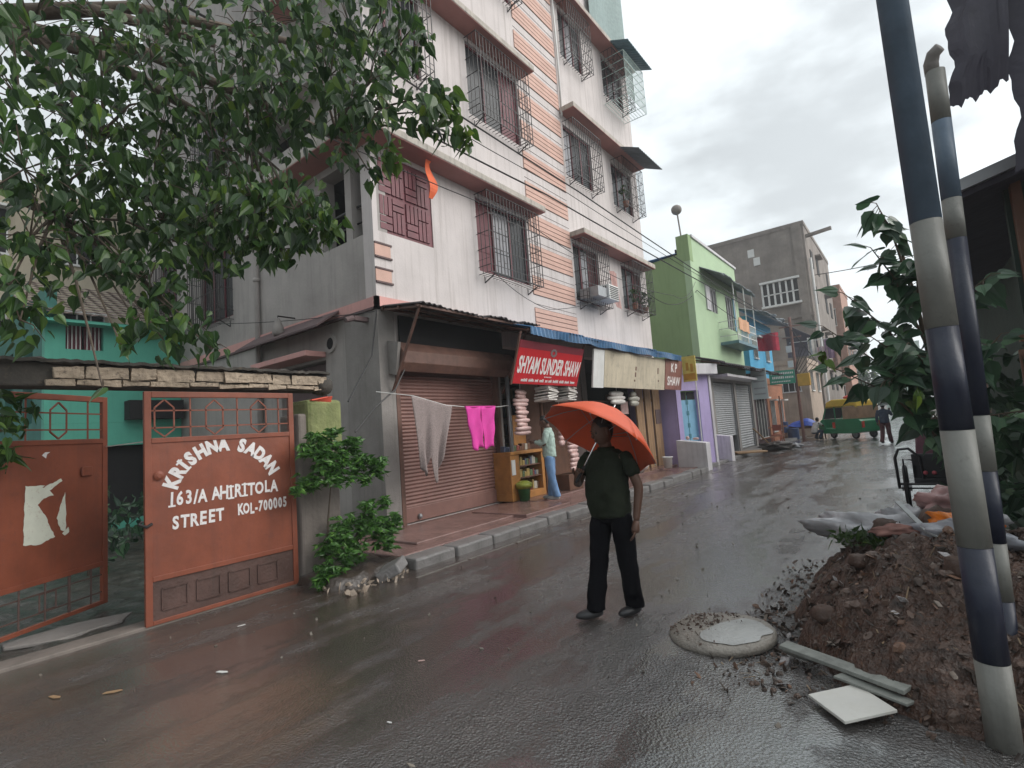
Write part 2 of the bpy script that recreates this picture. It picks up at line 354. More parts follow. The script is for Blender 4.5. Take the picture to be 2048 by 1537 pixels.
# courtyard inside the gate
def yfn(u, v):
    x = -14.9+8.95*u; y = -2+7.3*v
    return (x, y, -.006+.035*abs(math.sin(x*7.3+y*3)*math.sin(y*9.1-x*2)))
mb = MB(); mb.grid(yfn, 120, 90); struct(mb.build('courtyard', M('yard_dirt', (.06, .055, .048), .3, .6, 6, .8, 20, spots=.5, scol=(.2, .2, .19)), smooth=True))
# worn concrete gutter edge along the road
gut = MB(); gy = 4.1
while gy < 16:
    gl_ = random.uniform(.5, 1.6); gut.box(-4.74+.02*math.sin(gy), -4.70+.02*math.sin(gy), gy, gy+gl_, -.01, .006); gy += gl_+random.choice((.05, .4, 1.2))
struct(gut.build('gutter_edge', M('gutter_concrete', (.17, .155, .14), .35, .3, 6, .4, 30)))
# kerb stones
ys = 4.35; k0 = None; i = 0
while ys < 15.6:
    ln = .72+.1*math.sin(i*2.7); 
    mb = MB(); mb.box(-5.32, -5.02-.02*math.sin(i*5), ys, ys+ln-.025, -.04, .128+.012*math.sin(i*3.3))
    o = mb.build('kerb_stone', m_kerb, bevel=.03); o.rotation_euler = (0, .03*math.sin(i*4.1), .012*math.sin(i*1.9))
    tag(o, 'grey concrete kerb stone in the row edging the red pavement', 'kerb stone', 'kerb stones edging the pavement'); ys += ln; i += 1
mb = MB(); mb.obox((-5.02, 3.98, .10), (.11, .07, .06), (-.07, .12, .02), (-.03, -.01, .055))
tag(mb.build('kerb_stone', m_kerb, bevel=.02), 'broken kerb stone tipped over at the near end of the row beside the shrub', 'kerb stone')

# ---------------------------------------------------------------- apartment building
XF = -6.85; YS = 5.4
PF = lambda u, z, d: (XF-d, u, z)                     # street front, u = y
PS = lambda u, z, d: (u, YS+d, z)                     # side wall facing the courtyard, u = x
bld = thing('apartment_building', 'tall pink and white apartment building with salmon striped column and caged windows', 'building', (-9, 9, 0))
HT = 17.4; YE = 16.85
winF = {'A1': (5.5, 6.8, 5.17, 6.62), 'B1': (8.1, 9.95, 5.0, 6.62), 'C1': (12.08, 13.5, 5.0, 6.62), 'D1': (15.05, 16.5, 5.2, 6.62),
        'A2': (5.55, 6.75, 8.5, 10.2), 'B2': (8.12, 10.0, 8.5, 10.2), 'C2': (12.1, 13.65, 8.55, 10.05), 'D2': (15.0, 16.5, 8.6, 10.05),
        'B3': (8.12, 10.0, 12.2, 13.7), 'C3': (12.35, 13.65, 12.25, 13.75), 'D3': (15.0, 16.5, 12.4, 13.75)}
mb = MB(); wall(mb, PF, YS-.004, YE, 3.8, HT, list(winF.values()), .28)
wall(mb, PF, YS-.004, YE, 0, 3.797, [(5.72, 8.4, .17, 3.1), (8.5, 11.9, .2, 3.45), (12.15, 16.4, .2, 3.45)], .25)
mb.box(-17.6, XF-.02, YE-.001, YE+.2, 0, HT); mb.box(-17.6, XF-.02, YS+.3, YE, HT-.3, HT-.1)
mb.build('front_wall', m_facade, bld)
mb = MB()
winS = [(-8.35, -7.6, 5.15, 6.58), (-7.42, -6.98, 5.15, 6.55), (-13.7, -12.0, 4.7, 6.9), (-16.4, -15.2, 5, 6.9), (-10.5, -8.6, 7.3, 8.2), (-13.4, -12, 8.3, 10), (-10, -8.4, 1.1, 3.15)]
wall(mb, PS, -17.6, XF-.004, 0, HT, winS, .3)
mb.build('side_wall', m_sideshade, bld)
mb = MB(); mb.box(-17.4, XF-.35, YS+.32, YE-.1, 3.75, 3.95)
for z in (7.1, 10.8, 14.3): mb.box(-17.4, XF-.35, YS+.32, YE-.1, z, z+.15)
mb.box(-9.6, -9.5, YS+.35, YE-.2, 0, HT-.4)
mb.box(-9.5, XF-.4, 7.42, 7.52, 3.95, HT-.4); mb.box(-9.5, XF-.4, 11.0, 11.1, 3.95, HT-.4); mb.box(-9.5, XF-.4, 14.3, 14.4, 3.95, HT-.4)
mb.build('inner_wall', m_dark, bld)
# grooved salmon bands up the column, and the quoins at the corner
mb = MB(); gr = MB(); z = 4.03; zi = 0
while z < HT-.6:
    y0, y1 = 9.98+.035*zi*.4, 11.96
    y0 = 10.02
    if z > 3.9:
        for k in range(4):
            a = z+k*.118; pbox(mb, PF, y0, y1, a, a+.1, -.022, .02)
        pbox(gr, PF, y0+.005, y1-.005, z-.012, z+.47, -.006, .02)
        for k in range(3):
            pbox(gr, PF, y0, y1, z+.56+k*.0, z+.565, -.008, .02)
            break
    z += .79; zi += 1
mb.build('salmon_course', m_salmon, bld); gr.build('course_groove', m_groove, bld)
mb = MB(); gr = MB()
for z in (4.28, 4.72):
    mb = MB(); pbox(mb, PF, YS-.002, YS+.33, z, z+.2, -.02, .0); mb.build('corner_quoin', m_salmon, bld)
for z in (4.28, 4.52, 4.72, 4.96):
    gr = MB(); pbox(gr, PF, YS-.002, YS+.36, z-.035, z-.004, -.03, .0); gr.build('quoin_groove', m_groove, bld)
mb = MB(); pbox(mb, PF, YS-.05, YE, 3.83, 4.0, -.05, .02); mb.box(-17.6, XF+.05, YS-.05, YS+.02, 3.83, 4.0)
mb.build('pink_band', m_pinkband, bld)
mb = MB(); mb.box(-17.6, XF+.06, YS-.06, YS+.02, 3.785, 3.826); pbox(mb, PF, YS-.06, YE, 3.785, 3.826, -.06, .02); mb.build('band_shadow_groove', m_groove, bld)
# projecting ledges: concrete top with a maroon underside
def ledge(pts, z0, z1):
    a = MB(); a.prism([(x, y, z0+.012) for x, y in pts], (0, 0, z1-z0)); a.build('window_ledge', m_ledge, bld, bevel=.015)
    a = MB(); c = Vector((sum(p[0] for p in pts)/len(pts), sum(p[1] for p in pts)/len(pts), 0))
    a.prism([(c.x+(x-c.x)*.985, c.y+(y-c.y)*.995, z0) for x, y in pts], (0, 0, .016)); a.build('ledge_underside', m_under, bld)
O = .46
for z in (6.72, 10.3, 13.85):
    ledge([(XF, YS-.5), (XF+O, YS-.5), (XF+O, 10.15), (XF-.02, 10.15), (XF-.02, YS), (-9.4, YS), (-9.4, YS-.5)], z, z+.14)
    ledge([(XF-.02, 11.98), (XF+O, 11.98), (XF+O, 16.8), (XF-.02, 16.8)], z+.0, z+.14)
# windows
def window(P, u0, u1, z0, z1, kind, cage=.34, zb=.1):
    f = MB(); w_ = .05
    for a, b, c, d in ((u0, u0+w_, z0, z1), (u1-w_, u1, z0, z1), (u0+w_, u1-w_, z1-w_, z1), (u0+w_, u1-w_, z0, z0+w_)): pbox(f, P, a, b, c, d, .06, .14)
    n = 3; 
    for k in range(1, n):
        u = u0+(u1-u0)*k/n; pbox(f, P, u-.025, u+.025, z0+w_, z1-w_, .07, .13)
    win = f.build('window', m_maroon, bld)
    for k in range(n):
        a = u0+(u1-u0)*k/n+.027; b = u0+(u1-u0)*(k+1)/n-.027
        q = MB(); pbox(q, P, a, b, z0+w_, z1-w_, .095, .105); st = kind[k % len(kind)]
        if st == 'm':
            q.build('shutter_leaf', m_maroon, win); q2 = MB()
            for zz in (.3, .55): pbox(q2, P, a+.05, b-.05, z0+(z1-z0)*zz, z0+(z1-z0)*(zz+.2), .085, .094)
            q2.build('shutter_panel', m_maroon, win)
        elif st == 'g': q.build('pane', m_glass, win)
        elif st == 'c':
            q = MB()
            def cf(uu, vv, a=a, b=b):
                return P(a+(b-a)*uu, z0+w_+(z1-z0-2*w_)*vv, .14+.02*math.sin(uu*22))
            q.grid(cf, 24, 1); q.build('curtain', random.choice([m_curtain, m_pcurtain]), win)
        else:
            q.build('pane', m_glass, win); q3 = MB()
            for r_ in range(3):
                zz = z0+.12+r_*(z1-z0-.2)/3; pbox(q3, P, a+.03, b-.03, zz, zz+(z1-z0)/3-.09, .086, .094)
            q3.build('pane', m_reflpane, win)  # not real panes: pale slips standing in for broken reflections
    if cage:
        g = MB(); d = -cage; zt = z1+.03; zz0 = z0-zb; t = .008
        pt = lambda u, z, dd: P(u, z, dd)
        nb = int((u1-u0)/.105)
        for k in range(nb+1):
            u = u0-.02+(u1-u0+.04)*k/nb
            g.bar(pt(u, zz0, d), pt(u, zt, d), .014)
            g.bar(pt(u, zz0, d), pt(u, zz0, 0), .010)
            if k % 2 == 0: g.bar(pt(u, zz0+.3, d), pt(u, zz0+.3, 0), .006) if k in (0, nb) else None
        for zf in (0, .09, .3, .5, .72, 1):
            z = zz0+(zt-zz0)*zf
            g.bar(pt(u0-.03, z, d), pt(u1+.03, z, d), .016 if zf in (0, 1) else .010)
            for u in (u0-.02, u1+.02): g.bar(pt(u, z, d), pt(u, z, .02), .012)
        for u in (u0-.02, u1+.02):
            for dd in (.33, .66): g.bar(pt(u, zz0, d*dd), pt(u, zt, d*dd), .010)
        for k in range(nb):                             # short crossbars of the brick pattern
            u = u0-.02+(u1-u0+.04)*k/nb; du = (u1-u0+.04)/nb
            for q_ in range(3):
                z = zz0+(zt-zz0)*(.15+.28*q_+.14*(k % 2)); g.bar(pt(u, z, d), pt(u+du, z, d), .008)
        for u in (u0+.15, u1-.15): g.bar(pt(u, zz0-.14, .0), pt(u, zz0-.0, d*.9), .02); g.bar(pt(u, zz0-.14, 0), pt(u, zz0, 0), .02)
        g.build('grille', m_iron, win)
    return win
K = dict(B1='mpg', C1='gpc', D1='ggc', B2='ggm', C2='pgg', D2='ggg', A2='ggg', B3='ggm', C3='gpg', D3='ggg')
for k, v in winF.items():
    if k == 'A1': continue
    window(PF, *v, K[k], .34 if k[0] != 'D' else .42)
# maroon folding screen filling the corner balcony
u0, u1, z0, z1 = winF['A1']; sc = MB(); pbox(sc, PF, u0, u1, z0, z1, .02, .06); scr = sc.build('balcony_screen', m_maroon, bld)
sl_ = MB(); gv = MB()
def pan(a, b, c, d, hz):
    if hz:
        for k in range(2): pbox(sl_, PF, a+.012, b-.012, c+(d-c)*k/2+.012, c+(d-c)*(k+1)/2-.012, -.006, .03)
    else:
        for k in range(3): pbox(sl_, PF, a+(b-a)*k/3+.01, a+(b-a)*(k+1)/3-.01, c+.012, d-.012, -.006, .03)
for col in range(2):
    for row in range(2):
        a = u0+.05+col*(u1-u0-.1)/2; b = a+(u1-u0-.1)/2-.03; c = z0+.05+row*(z1-z0-.1)/2; d = c+(z1-z0-.1)/2-.04
        pan(a, a+(b-a)*.5, c+(d-c)*.42, d, False); pan(a+(b-a)*.5, b, c+(d-c)*.62, d, row == col)
        pan(a, a+(b-a)*.5, c, c+(d-c)*.42, True); pan(a+(b-a)*.5, b, c, c+(d-c)*.62, False)
sl_.build('screen_board', m_maroon, scr)
# side wall: sunshades, beam, vent, pipe, fixtures
mb = MB(); mb.box(-10.4, -8.38, YS-.42, YS-.002, 3.2, 3.3); mb.build('door_canopy', m_pinkband, bld, bevel=.01)
mb = MB(); mb.prism([(-10.85, YS-.002, 3.96), (-10.85, YS-.5, 3.62), (-7.85, YS-.5, 3.62), (-7.85, YS-.002, 3.96)], (0, 0, .035)); mb.build('sunshade', m_groove, bld)
mb = MB(); mb.lathe([(.17, -.02), (.17, .02), (.11, .02), (.11, -.02)], (-8.2, YS-.02, 3.42), 20, Matrix.Rotation(math.pi/2, 3, 'X')); mb.build('vent_ring', m_sideshade, bld)
mb = MB(); mb.lathe([(.13, -.01), (.13, .012)], (-8.2, YS-.012, 3.42), 20, Matrix.Rotation(math.pi/2, 3, 'X')); mb.build('round_vent', m_dark, bld)
mb = MB(); mb.tube([(-10.75, YS-.07, .2), (-10.75, YS-.07, 12)], .055, 10)
for z in (1.5, 3.2, 5.2, 7.3): mb.lathe([(.07, -.04), (.07, .04)], (-10.75, YS-.07, z), 10)
mb.build('drain_pipe', m_sideshade, bld, smooth=True)
mb = MB(); mb.tube([(XF+.06, 12.0, 10.2), (XF+.06, 12.05, 12.2), (XF+.05, 12.0, 15.5)], .03, 8); mb.build('drain_pipe', m_white, bld, smooth=True)
mb = MB(); mb.box(-10.6, -8.1, YS-.35, YS-.002, 8.25, 9.2); mb.box(-10.6, -8.1, YS-.36, YS-.002, 6.95, 7.25); mb.build('balcony_parapet', m_sideshade, bld, bevel=.01)
mb = MB(); mb.box(-14, -11.8, YS-.6, YS-.002, 6.95, 7.1); mb.build('window_ledge', m_ledge, bld)
for u in winS[2:6]:
    if u[3]-u[2] > 1.2: window(PS, *u, 'ggg', .3)
for u in winS[:2]:
    q = MB(); pbox(q, PS, u[0], u[1], u[2]+.6, u[2]+.63, .1, .13); pbox(q, PS, u[0], u[1], u[2]+.3, u[2]+.32, .1, .13); q.build('balcony_rail', m_iron, bld)
mb = MB(); mb.box(-9.96, -8.44, YS+.12, YS+.16, 1.1, 3.12); mb.build('door', m_groove, bld)
# pillar strip of bare cement at the ground-floor corner
mb = MB(); mb.box(XF-.03, XF+.025, YS-.03, 5.72, 0, 3.78); mb.box(-7.75, XF-.03, YS-.025, YS+.02, 0, 3.78); mb.build('corner_pillar', m_cement, bld)
mb = MB(); mb.box(XF-.03, XF+.02, 8.4, 8.5, 0, 3.6); mb.build('shop_pier', m_cement, bld); mb = MB(); mb.box(XF-.03, XF+.02, 11.9, 12.15, 0, 3.6); mb.build('shop_pier', m_cement, bld)
# roof parapet with netting, blue sheets on the corner windows
mb = MB(); mb.box(XF-.1, XF+.1, YS, YE, HT-.1, HT+.25); mb.build('parapet', m_ledge, bld)
m_net = M('green_net', (.22, .30, .29), .7, .2, 8, .3, 50)
mb = MB(); mb.grid(lambda u, v: (XF+.14+.06*math.sin(u*9), 14.2+2.6*u, 14.3+3*v), 16, 6); mb.build('terrace_net', m_net, bld, solid=.01)
m_bluesheet = M('blue_sheet', (.10, .20, .24), .45, .25, 4, streak=.4, scol=(.3, .36, .38))
m_greysheet = M('grey_sheet', (.17, .19, .21), .5, .25, 4, streak=.4)
for z, mm in ((13.75, m_bluesheet), (10.15, m_greysheet)):
    mb = MB(); corr(mb, 14.85, 16.75, XF, z+.35, XF+1.05, z-.12, .14, .015); mb.build('window_canopy', mm, bld, solid=.012)
mb = MB()
for k in range(16): y = 15+k*.1; mb.bar((XF+.8, y, 12.0), (XF+.8, y, 13.5), .014)
for k in range(6): mb.bar((XF+.8, 15, 12+.3*k), (XF+.8, 16.5, 12+.3*k), .016); mb.bar((XF, 16.5, 12+.3*k), (XF+.8, 16.5, 12+.3*k), .014); mb.bar((XF, 15, 12+.3*k), (XF+.8, 15, 12+.3*k), .014)
for k in range(9): mb.bar((XF+.1*k, 15, 12.0), (XF+.1*k, 16.5, 12.0), .012)
mb.build('grille', M('pale_green_iron', (.45, .58, .54), .5), bld)
# air conditioner in the first-floor cage
ac = thing('air_conditioner', 'white window air conditioner sitting in the black window cage', 'air conditioner', (XF+.36, 13.0, 5.1))
mb = MB(); mb.box(XF+.08, XF+.66, 12.72, 13.3, 5.0, 5.42); mb.build('casing', m_white, ac, bevel=.015)
mb = MB()
for k in range(7): mb.box(XF+.66, XF+.672, 12.76, 13.26, 5.04+.052*k, 5.06+.052*k)
for k in range(8): mb.box(XF+.1+.065*k, XF+.125+.065*k, 12.708, 12.719, 5.06, 5.38)
mb.build('louvre', m_iron, ac)
mb = MB(); mb.box(XF+.02, XF+.6, 12.2, 12.7, 5.02, 5.3); mb.build('side_bracket', m_steel, ac, bevel=.01)
# plants and laundry in the cages
m_pot = M('terracotta', (.25, .10, .06), .7)
for i, (y, z, lab) in enumerate(((15.35, 8.55, 'leafy potted plant in the second floor corner cage'), (16.1, 5.15, 'potted plant in the first floor corner cage, far end'), (15.3, 5.15, 'potted plant in the first floor corner cage, near end'))):
    t = thing('potted_plant', lab, 'plant', (XF+.25, y, z)); q = MB(); q.lathe([(.07, 0), (.1, .18), (.09, .18)], (XF+.25, y, z), 10); q.build('pot', m_pot, t)
    q = MB(); cloud(q, (XF+.25, y, z+.45), (.16, .25, .3), 60, .09, .3); q.build('foliage', leafmat('pot_leaf', (.02, .05, .015), (.06, .12, .03)), t)
mb = MB(); mb.grid(lambda u, v: (XF+.40+.03*math.sin(u*9+v*3), 13.45+.5*u-.1*v, 5.05+.95*v-.15*u*(1-v)), 10, 8)
tag(mb.build('hanging_cloth', m_pcurtain, solid=.006), 'faded pink cloth hanging from the cage beside the air conditioner', 'cloth')
mb = MB(); mb.grid(lambda u, v: (XF+.30+.05*math.sin(v*6), 6.45+.22*u*(.4+.6*abs(math.sin(v*3.5))), 5.95+.75*v), 6, 12)
tag(mb.build('orange_flag', M('orange_cloth', (.72, .12, .03), .7), solid=.005), 'small orange flag hanging from the ledge over the maroon screen', 'flag')
lampb = thing('wall_lamp', 'small hanging bulb lamp on the side wall above the sunshade', 'lamp', (-9.4, YS-.3, 3.9))
mb = MB(); mb.lathe([(.03, .3), (.05, .26), (.10, .12), (.11, 0), (.08, -.04)], (-9.4, YS-.35, 3.78), 12); mb.build('shade', m_cement, lampb, smooth=True)
mb = MB(); mb.tube([(-9.4, YS, 4.12), (-9.4, YS-.35, 4.12), (-9.4, YS-.35, 4.02)], .015, 6); mb.build('bracket', m_iron, lampb)
mb = MB(); mb.box(-7.15, -7.05, YS-.3, YS-.03, 3.6, 3.68); mb.lathe([(.05, 0), (.045, .16)], (-7.1, YS-.3, 3.64), 10, Matrix.Rotation(1.9, 3, 'X'))
tag(mb.build('wall_camera', m_groove, bevel=.005), 'dark bullet camera on the side wall just under the pink band', 'camera')
# ---------------------------------------------------------------- brown shuttered shop
m_shut = M('brown_shutter', (.235, .125, .105), .5, .2, 2.5, .1, 40, streak=.35, scol=(.10, .05, .04))
m_rust = M('rusty_sheet', (.15, .075, .055), .6, .35, 3, .2, 30, streak=.6, scol=(.05, .03, .025), spots=.4)
sh = thing('roller_shutter', 'closed brown roller shutter with clothes hung across it', 'shutter', (XF, 7.06, .17))
def shf(u, v): return (XF-.10+.022*abs(math.sin(math.pi*v*36)), 5.76+2.6*u, .42+2.3*v)
mb = MB(); mb.grid(shf, 2, 216); mb.box(XF-.15, XF-.12, 5.72, 8.4, .2, 2.8); mb.build('slat_curtain', m_shut, sh)
mb = MB(); mb.box(XF-.1, XF-.06, 5.76, 8.36, .19, .44); mb.build('bottom_plate', m_shut, sh, bevel=.01)
mb = MB(); mb.ball((XF-.04, 6.12, .27), .045, 10, 6); mb.build('lock', m_steel, sh); 
for a, b in ((5.68, 5.77), (8.33, 8.42)):
    mb = MB(); mb.box(XF-.12, XF+.035, a, b, .17, 3.0); mb.build('guide_rail', m_rust, sh, bevel=.008)
hd = MB(); hd.prism([(XF+.02, 5.62, 2.78), (XF+.24, 5.62, 2.72), (XF+.34, 5.62, 2.86), (XF+.34, 5.62, 3.05), (XF+.2, 5.62, 3.22), (XF+.02, 5.62, 3.22)], (0, 3.05, 0)); hdo = hd.build('shutter_box', m_rust, sh, bevel=.01)
mb = MB(); mb.prism([(XF+.02, 5.55, 2.7), (XF+.2, 5.55, 2.66), (XF+.3, 5.55, 3.2), (XF+.02, 5.55, 3.26)], (0, .06, 0)); mb.build('end_plate', m_cement, sh)
# awnings
m_awn1 = M('old_iron_sheet', (.045, .04, .045), .6, .4, 4, .2, 30, streak=.5, scol=(.12, .07, .05))
m_awn2 = M('blue_iron_sheet', (.045, .14, .28), .5, .3, 3, .2, 30, streak=.6, scol=(.22, .25, .27))
def awning(label, y0, y1, xf, zb, zf, m, extra=()):
    t = thing('awning', label, 'awning', (XF, (y0+y1)/2, zb))
    q = MB(); corr(q, y0, y1, XF+.03, zb, xf, zf, .13, .016, .03); q.build('corrugated_sheet', m, t, solid=.01)
    q = MB()
    for x in (XF+.1, (XF+xf)/2, xf-.06): z = zb+(zf-zb)*(x-XF)/(xf-XF)-.045; q.bar((x, y0, z), (x, y1, z), .035)
    n = int((y1-y0)/1.2)
    for k in range(n+1): y = y0+.05+(y1-y0-.1)*k/n; q.bar((XF, y, zb-.06), (xf, y, zf-.06), .03)
    q.build('purlin', m_rust, t); return t
a1 = awning('dark corrugated iron awning over the brown shutter', 5.42, 8.75, -5.86, 3.84, 3.70, m_awn1)
a2 = awning('long blue corrugated iron awning over the two shop signs', 7.86, 15.85, -5.5, 3.92, 3.52, m_awn2)
mb = MB(); mb.grid(lambda u, v: (-5.5+.018*math.sin(2*math.pi*u*61)+.03*v*math.sin(u*31), 7.86+7.99*u, 3.54-.15*v-.03*v*abs(math.sin(u*23))), 366, 2); mb.build('fascia', m_awn2, a2, solid=.006)
for y, yb in ((5.5, 5.12), (8.4, 8.5)):
    mb = MB(); mb.bar((-5.95, y, 3.64), (-6.8, y+.1, 2.4), .035); mb.build('brace', m_rust, a1)
# a near-black board on the wall under the first awning
mb = MB(); mb.box(XF+.02, XF+.06, 5.8, 8.6, 3.2, 3.72); mb.build('dark_board', m_dark, a1)

# ---------------------------------------------------------------- signs
m_red = M('red_flex', (.55, .022, .03), .35, .12, 2, streak=.2, scol=(.18, .02, .03))
m_redd = M('dark_red_flex', (.22, .03, .045), .4, .2, 2)
m_wtxt = M('white_letters', (.80, .76, .74), .5, .08, 9)
sg = thing('shop_sign', 'bright red shop sign with slanting white letters', 'sign', (-5.85, 8.9, 2.5))
PT = lambda y0, y1, xb, xt, zb, zt: (lambda u, v, d: (xb+(xt-xb)*(v-zb)/(zt-zb)+d, u, v))
P1 = PT(7.72, 10.1, -5.93, -5.66, 2.50, 3.3)
mb = MB(); pbox(mb, P1, 7.74, 10.1, 2.5, 3.3, -.03, 0); mb.build('board', m_red, sg)
mb = MB(); pbox(mb, P1, 7.74, 10.1, 3.16, 3.3, .002, .005); mb.build('top_band', m_redd, sg)
mb = MB(); text(mb, 'SHYAM SUNDER SHAW', .43, P1, 8.93, 2.84, 0, .12, .50, .012, .004); mb.build('lettering', m_wtxt, sg)
mb = MB(); x = 7.98                                                   # the small address line, only strokes in the photograph
while x < 9.85:
    l_ = random.uniform(.05, .2); k = x
    while k < x+l_: pbox(mb, P1, k, k+.018, 2.545, 2.545+random.choice((.045, .06)), .002, .005); k += .03
    pbox(mb, P1, x, x+l_, 2.57, 2.58, .002, .0045); x += l_+.06
for k in range(5): pbox(mb, P1, 8.75+k*.055, 8.785+k*.055, 2.64, 2.66, .002, .005)
mb.build('small_lettering', m_wtxt, sg)
mb = MB(); 
for a in range(10):
    an = a*.628; c = (8.93+.085*math.cos(an), 3.13+.06*math.sin(an)); pbox(mb, P1, c[0]-.03, c[0]+.03, c[1]-.02, c[1]+.02, .003, .009)
mb.build('emblem', m_steel, sg)
mb = MB()
for u in (7.72, 10.1): pbox(mb, P1, u-.015, u+.015, 2.48, 3.45, -.04, -.005)
mb.build('frame', m_rust, sg)
m_cream = M('weathered_cream_board', (.54, .47, .35), .6, .16, 2, streak=.5, scol=(.08, .065, .05), zs=.45, spots=.35)
m_brownp = M('brown_sign_paint', (.23, .09, .07), .5, .2, 3, streak=.4, scol=(.4, .33, .27))
P2 = PT(10.5, 16.1, -5.72, -5.6, 2.48, 3.36)
s2 = thing('shop_sign', 'long weathered cream signboard with a brown lettered end panel', 'sign', (-5.7, 13.3, 2.48))
mb = MB(); pbox(mb, P2, 11.0, 14.75, 2.48, 3.36, -.04, 0); mb.build('board', m_cream, s2)
mb = MB(); pbox(mb, P2, 10.45, 10.96, 2.46, 3.34, -.03, .01); mb.build('end_board', m_white, s2)
mb = MB(); pbox(mb, P2, 14.78, 16.15, 2.5, 3.4, -.04, .006); mb.build('brown_panel', m_brownp, s2)
mb = MB(); text(mb, 'K P', .36, P2, 15.45, 3.14, 0, 0, .95, .008, .010); text(mb, 'SHAW', .36, P2, 15.47, 2.74, 0, 0, 1.0, .008, .010); mb.build('lettering', m_wtxt, s2)
mb = MB()
for y, z, h in ((12.7, 2.78, .12), (12.72, 2.95, .1), (12.66, 2.66, .05), (14.2, 2.92, .17), (14.25, 2.7, .05)): pbox(mb, P2, y, y+.07, z, z+h, .001, .004)
mb.build('faded_mark', m_rust, s2)
# ---------------------------------------------------------------- first grocery
m_wood = M('yellow_wood', (.40, .18, .05), .5, .25, 5, .1, 30)
m_brownwood = M('brown_wood', (.13, .06, .035), .6, .3, 5, .1, 30)
m_pack = M('pale_pink_packet', (.62, .42, .39), .3, .25, 14)
m_packw = M('white_packet', (.68, .64, .60), .3, .25, 14)
m_mix = [M('packet_%s' % n_, c_, .35, .3, 9) for n_, c_ in (('green', (.10, .15, .08)), ('yellow', (.34, .25, .09)), ('red', (.22, .06, .05)), ('blue', (.09, .11, .17)), ('pale', (.42, .40, .34)), ('brown', (.15, .08, .05)))]
def rect_room(name, y0, y1, label):
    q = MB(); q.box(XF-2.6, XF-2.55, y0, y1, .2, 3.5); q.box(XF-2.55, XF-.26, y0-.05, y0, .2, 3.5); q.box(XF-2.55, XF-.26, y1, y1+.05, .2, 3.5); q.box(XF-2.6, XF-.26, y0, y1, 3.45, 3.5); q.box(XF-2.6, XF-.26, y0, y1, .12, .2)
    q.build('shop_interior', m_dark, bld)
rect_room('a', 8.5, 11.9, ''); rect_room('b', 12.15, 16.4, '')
def packs(name, label, x, y0, y1, z0, z1, nz, ny, group):
    for k in range(nz):
        z = z0+(z1-z0)*k/nz; yy = y0
        while yy < y1-.04:
            w_ = random.uniform(.05, .14); h = (z1-z0)/nz*random.uniform(.5, .85)
            q = MB(); q.box(x-.05, x+.05, yy, yy+w_*.9, z, z+h)
            tag(q.build('packet', random.choice(m_mix), bevel=.008), label, 'packet', group); yy += w_
ct = thing('shop_counter', 'yellow wooden glass fronted counter at the grocery mouth', 'counter', (-6.6, 8.9, .2))
mb = MB(); x0, x1, y0, y1 = -6.95, -6.5, 8.22, 9.42
mb.box(x0, x1, y0, y1, .2, .34); mb.box(x0, x1, y0, y0+.3, .34, 1.12); mb.box(x0, x1, y1-.1, y1, .34, 1.12); mb.box(x0, x1+.02, y0, y1, 1.12, 1.18); mb.box(x0, x0+.03, y0+.3, y1-.1, .34, 1.12)
mb.build('cabinet', m_wood, ct, bevel=.006)
mb = MB()
for z in (.62, .86): mb.box(x0+.03, x1-.03, y0+.3, y1-.1, z, z+.02)
mb.build('shelf', m_brownwood, ct)
packs('p', 'small packet on the shelves inside the yellow counter', -6.65, 8.56, 9.3, .345, 1.1, 3, 0, 'packets inside the yellow counter')
packs('p', 'small jar or packet standing on top of the yellow counter', -6.75, 8.3, 9.2, 1.185, 1.36, 1, 0, 'packets on top of the yellow counter')
mb = MB(); mb.box(-6.495, -6.48, 8.24, 8.36, .72, 1.02); tag(mb.build('paper_notice', m_white), 'white paper notice taped to the left end of the yellow counter', 'notice')
# back shelves
sf = thing('shelf_rack', 'dark wooden goods rack against the grocery back wall', 'rack', (-8.6, 10, .2))
mb = MB()
for k in range(6): mb.box(-8.8, -8.45, 8.6, 11.8, .5+.48*k, .53+.48*k)
for y in (8.6, 9.7, 10.8, 11.77): mb.box(-8.8, -8.45, y, y+.03, .2, 3.2)
mb.build('frame', m_brownwood, sf)
for k in range(4): packs('p', 'packet on the dark rack at the back of the grocery', -8.6, 8.65, 11.7, 1.02+.48*k, 1.45+.48*k, 1, 0, 'packets on the grocery back rack')
pl = MB(); pl.tube([(-6.62, 8.46, .2), (-6.62, 8.46, 2.9)], .045, 10); tag(pl.build('steel_post', m_steel, smooth=True), 'grey steel post between the brown shutter and the grocery', 'post')
def strip(label, x, y, z0, z1, n, w_=.2, mm=None, name='packet_strip'):
    t = thing(name, label, 'hanging packets', (x, y, z0))
    for k in range(n):
        z = z0+(z1-z0)*(k+.5)/n
        q = MB(); mt = Matrix.Rotation(random.uniform(-.3, .3), 3, 'Z') @ Matrix.Rotation(random.uniform(-.25, .25)+.3, 3, 'Y')
        q.ball((x+random.uniform(-.02, .02), y+random.uniform(-.015, .015), z), (.07, w_, (z1-z0)/n*.62), 12, 6, mt, lambda d: 1/(max(abs(d.x), abs(d.y), abs(d.z))**.45))
        q.build('packet', mm or m_pack, t, smooth=True)
    q = MB(); q.bar((x, y, z0), (x, y, z1+.35), .01); q.build('string', m_white, t)
strip('tall strip of puffy pale pink packets hanging beside the steel post', -6.3, 8.46, 1.52, 2.42, 11, .215)
strip('strip of pink packets hanging on the grocery right side behind the umbrella', -6.25, 10.25, .62, 1.5, 9, .24)
strip('short strip of pink packets hanging beside the grocery door frame', -6.35, 9.95, 1.2, 1.9, 6, .13)
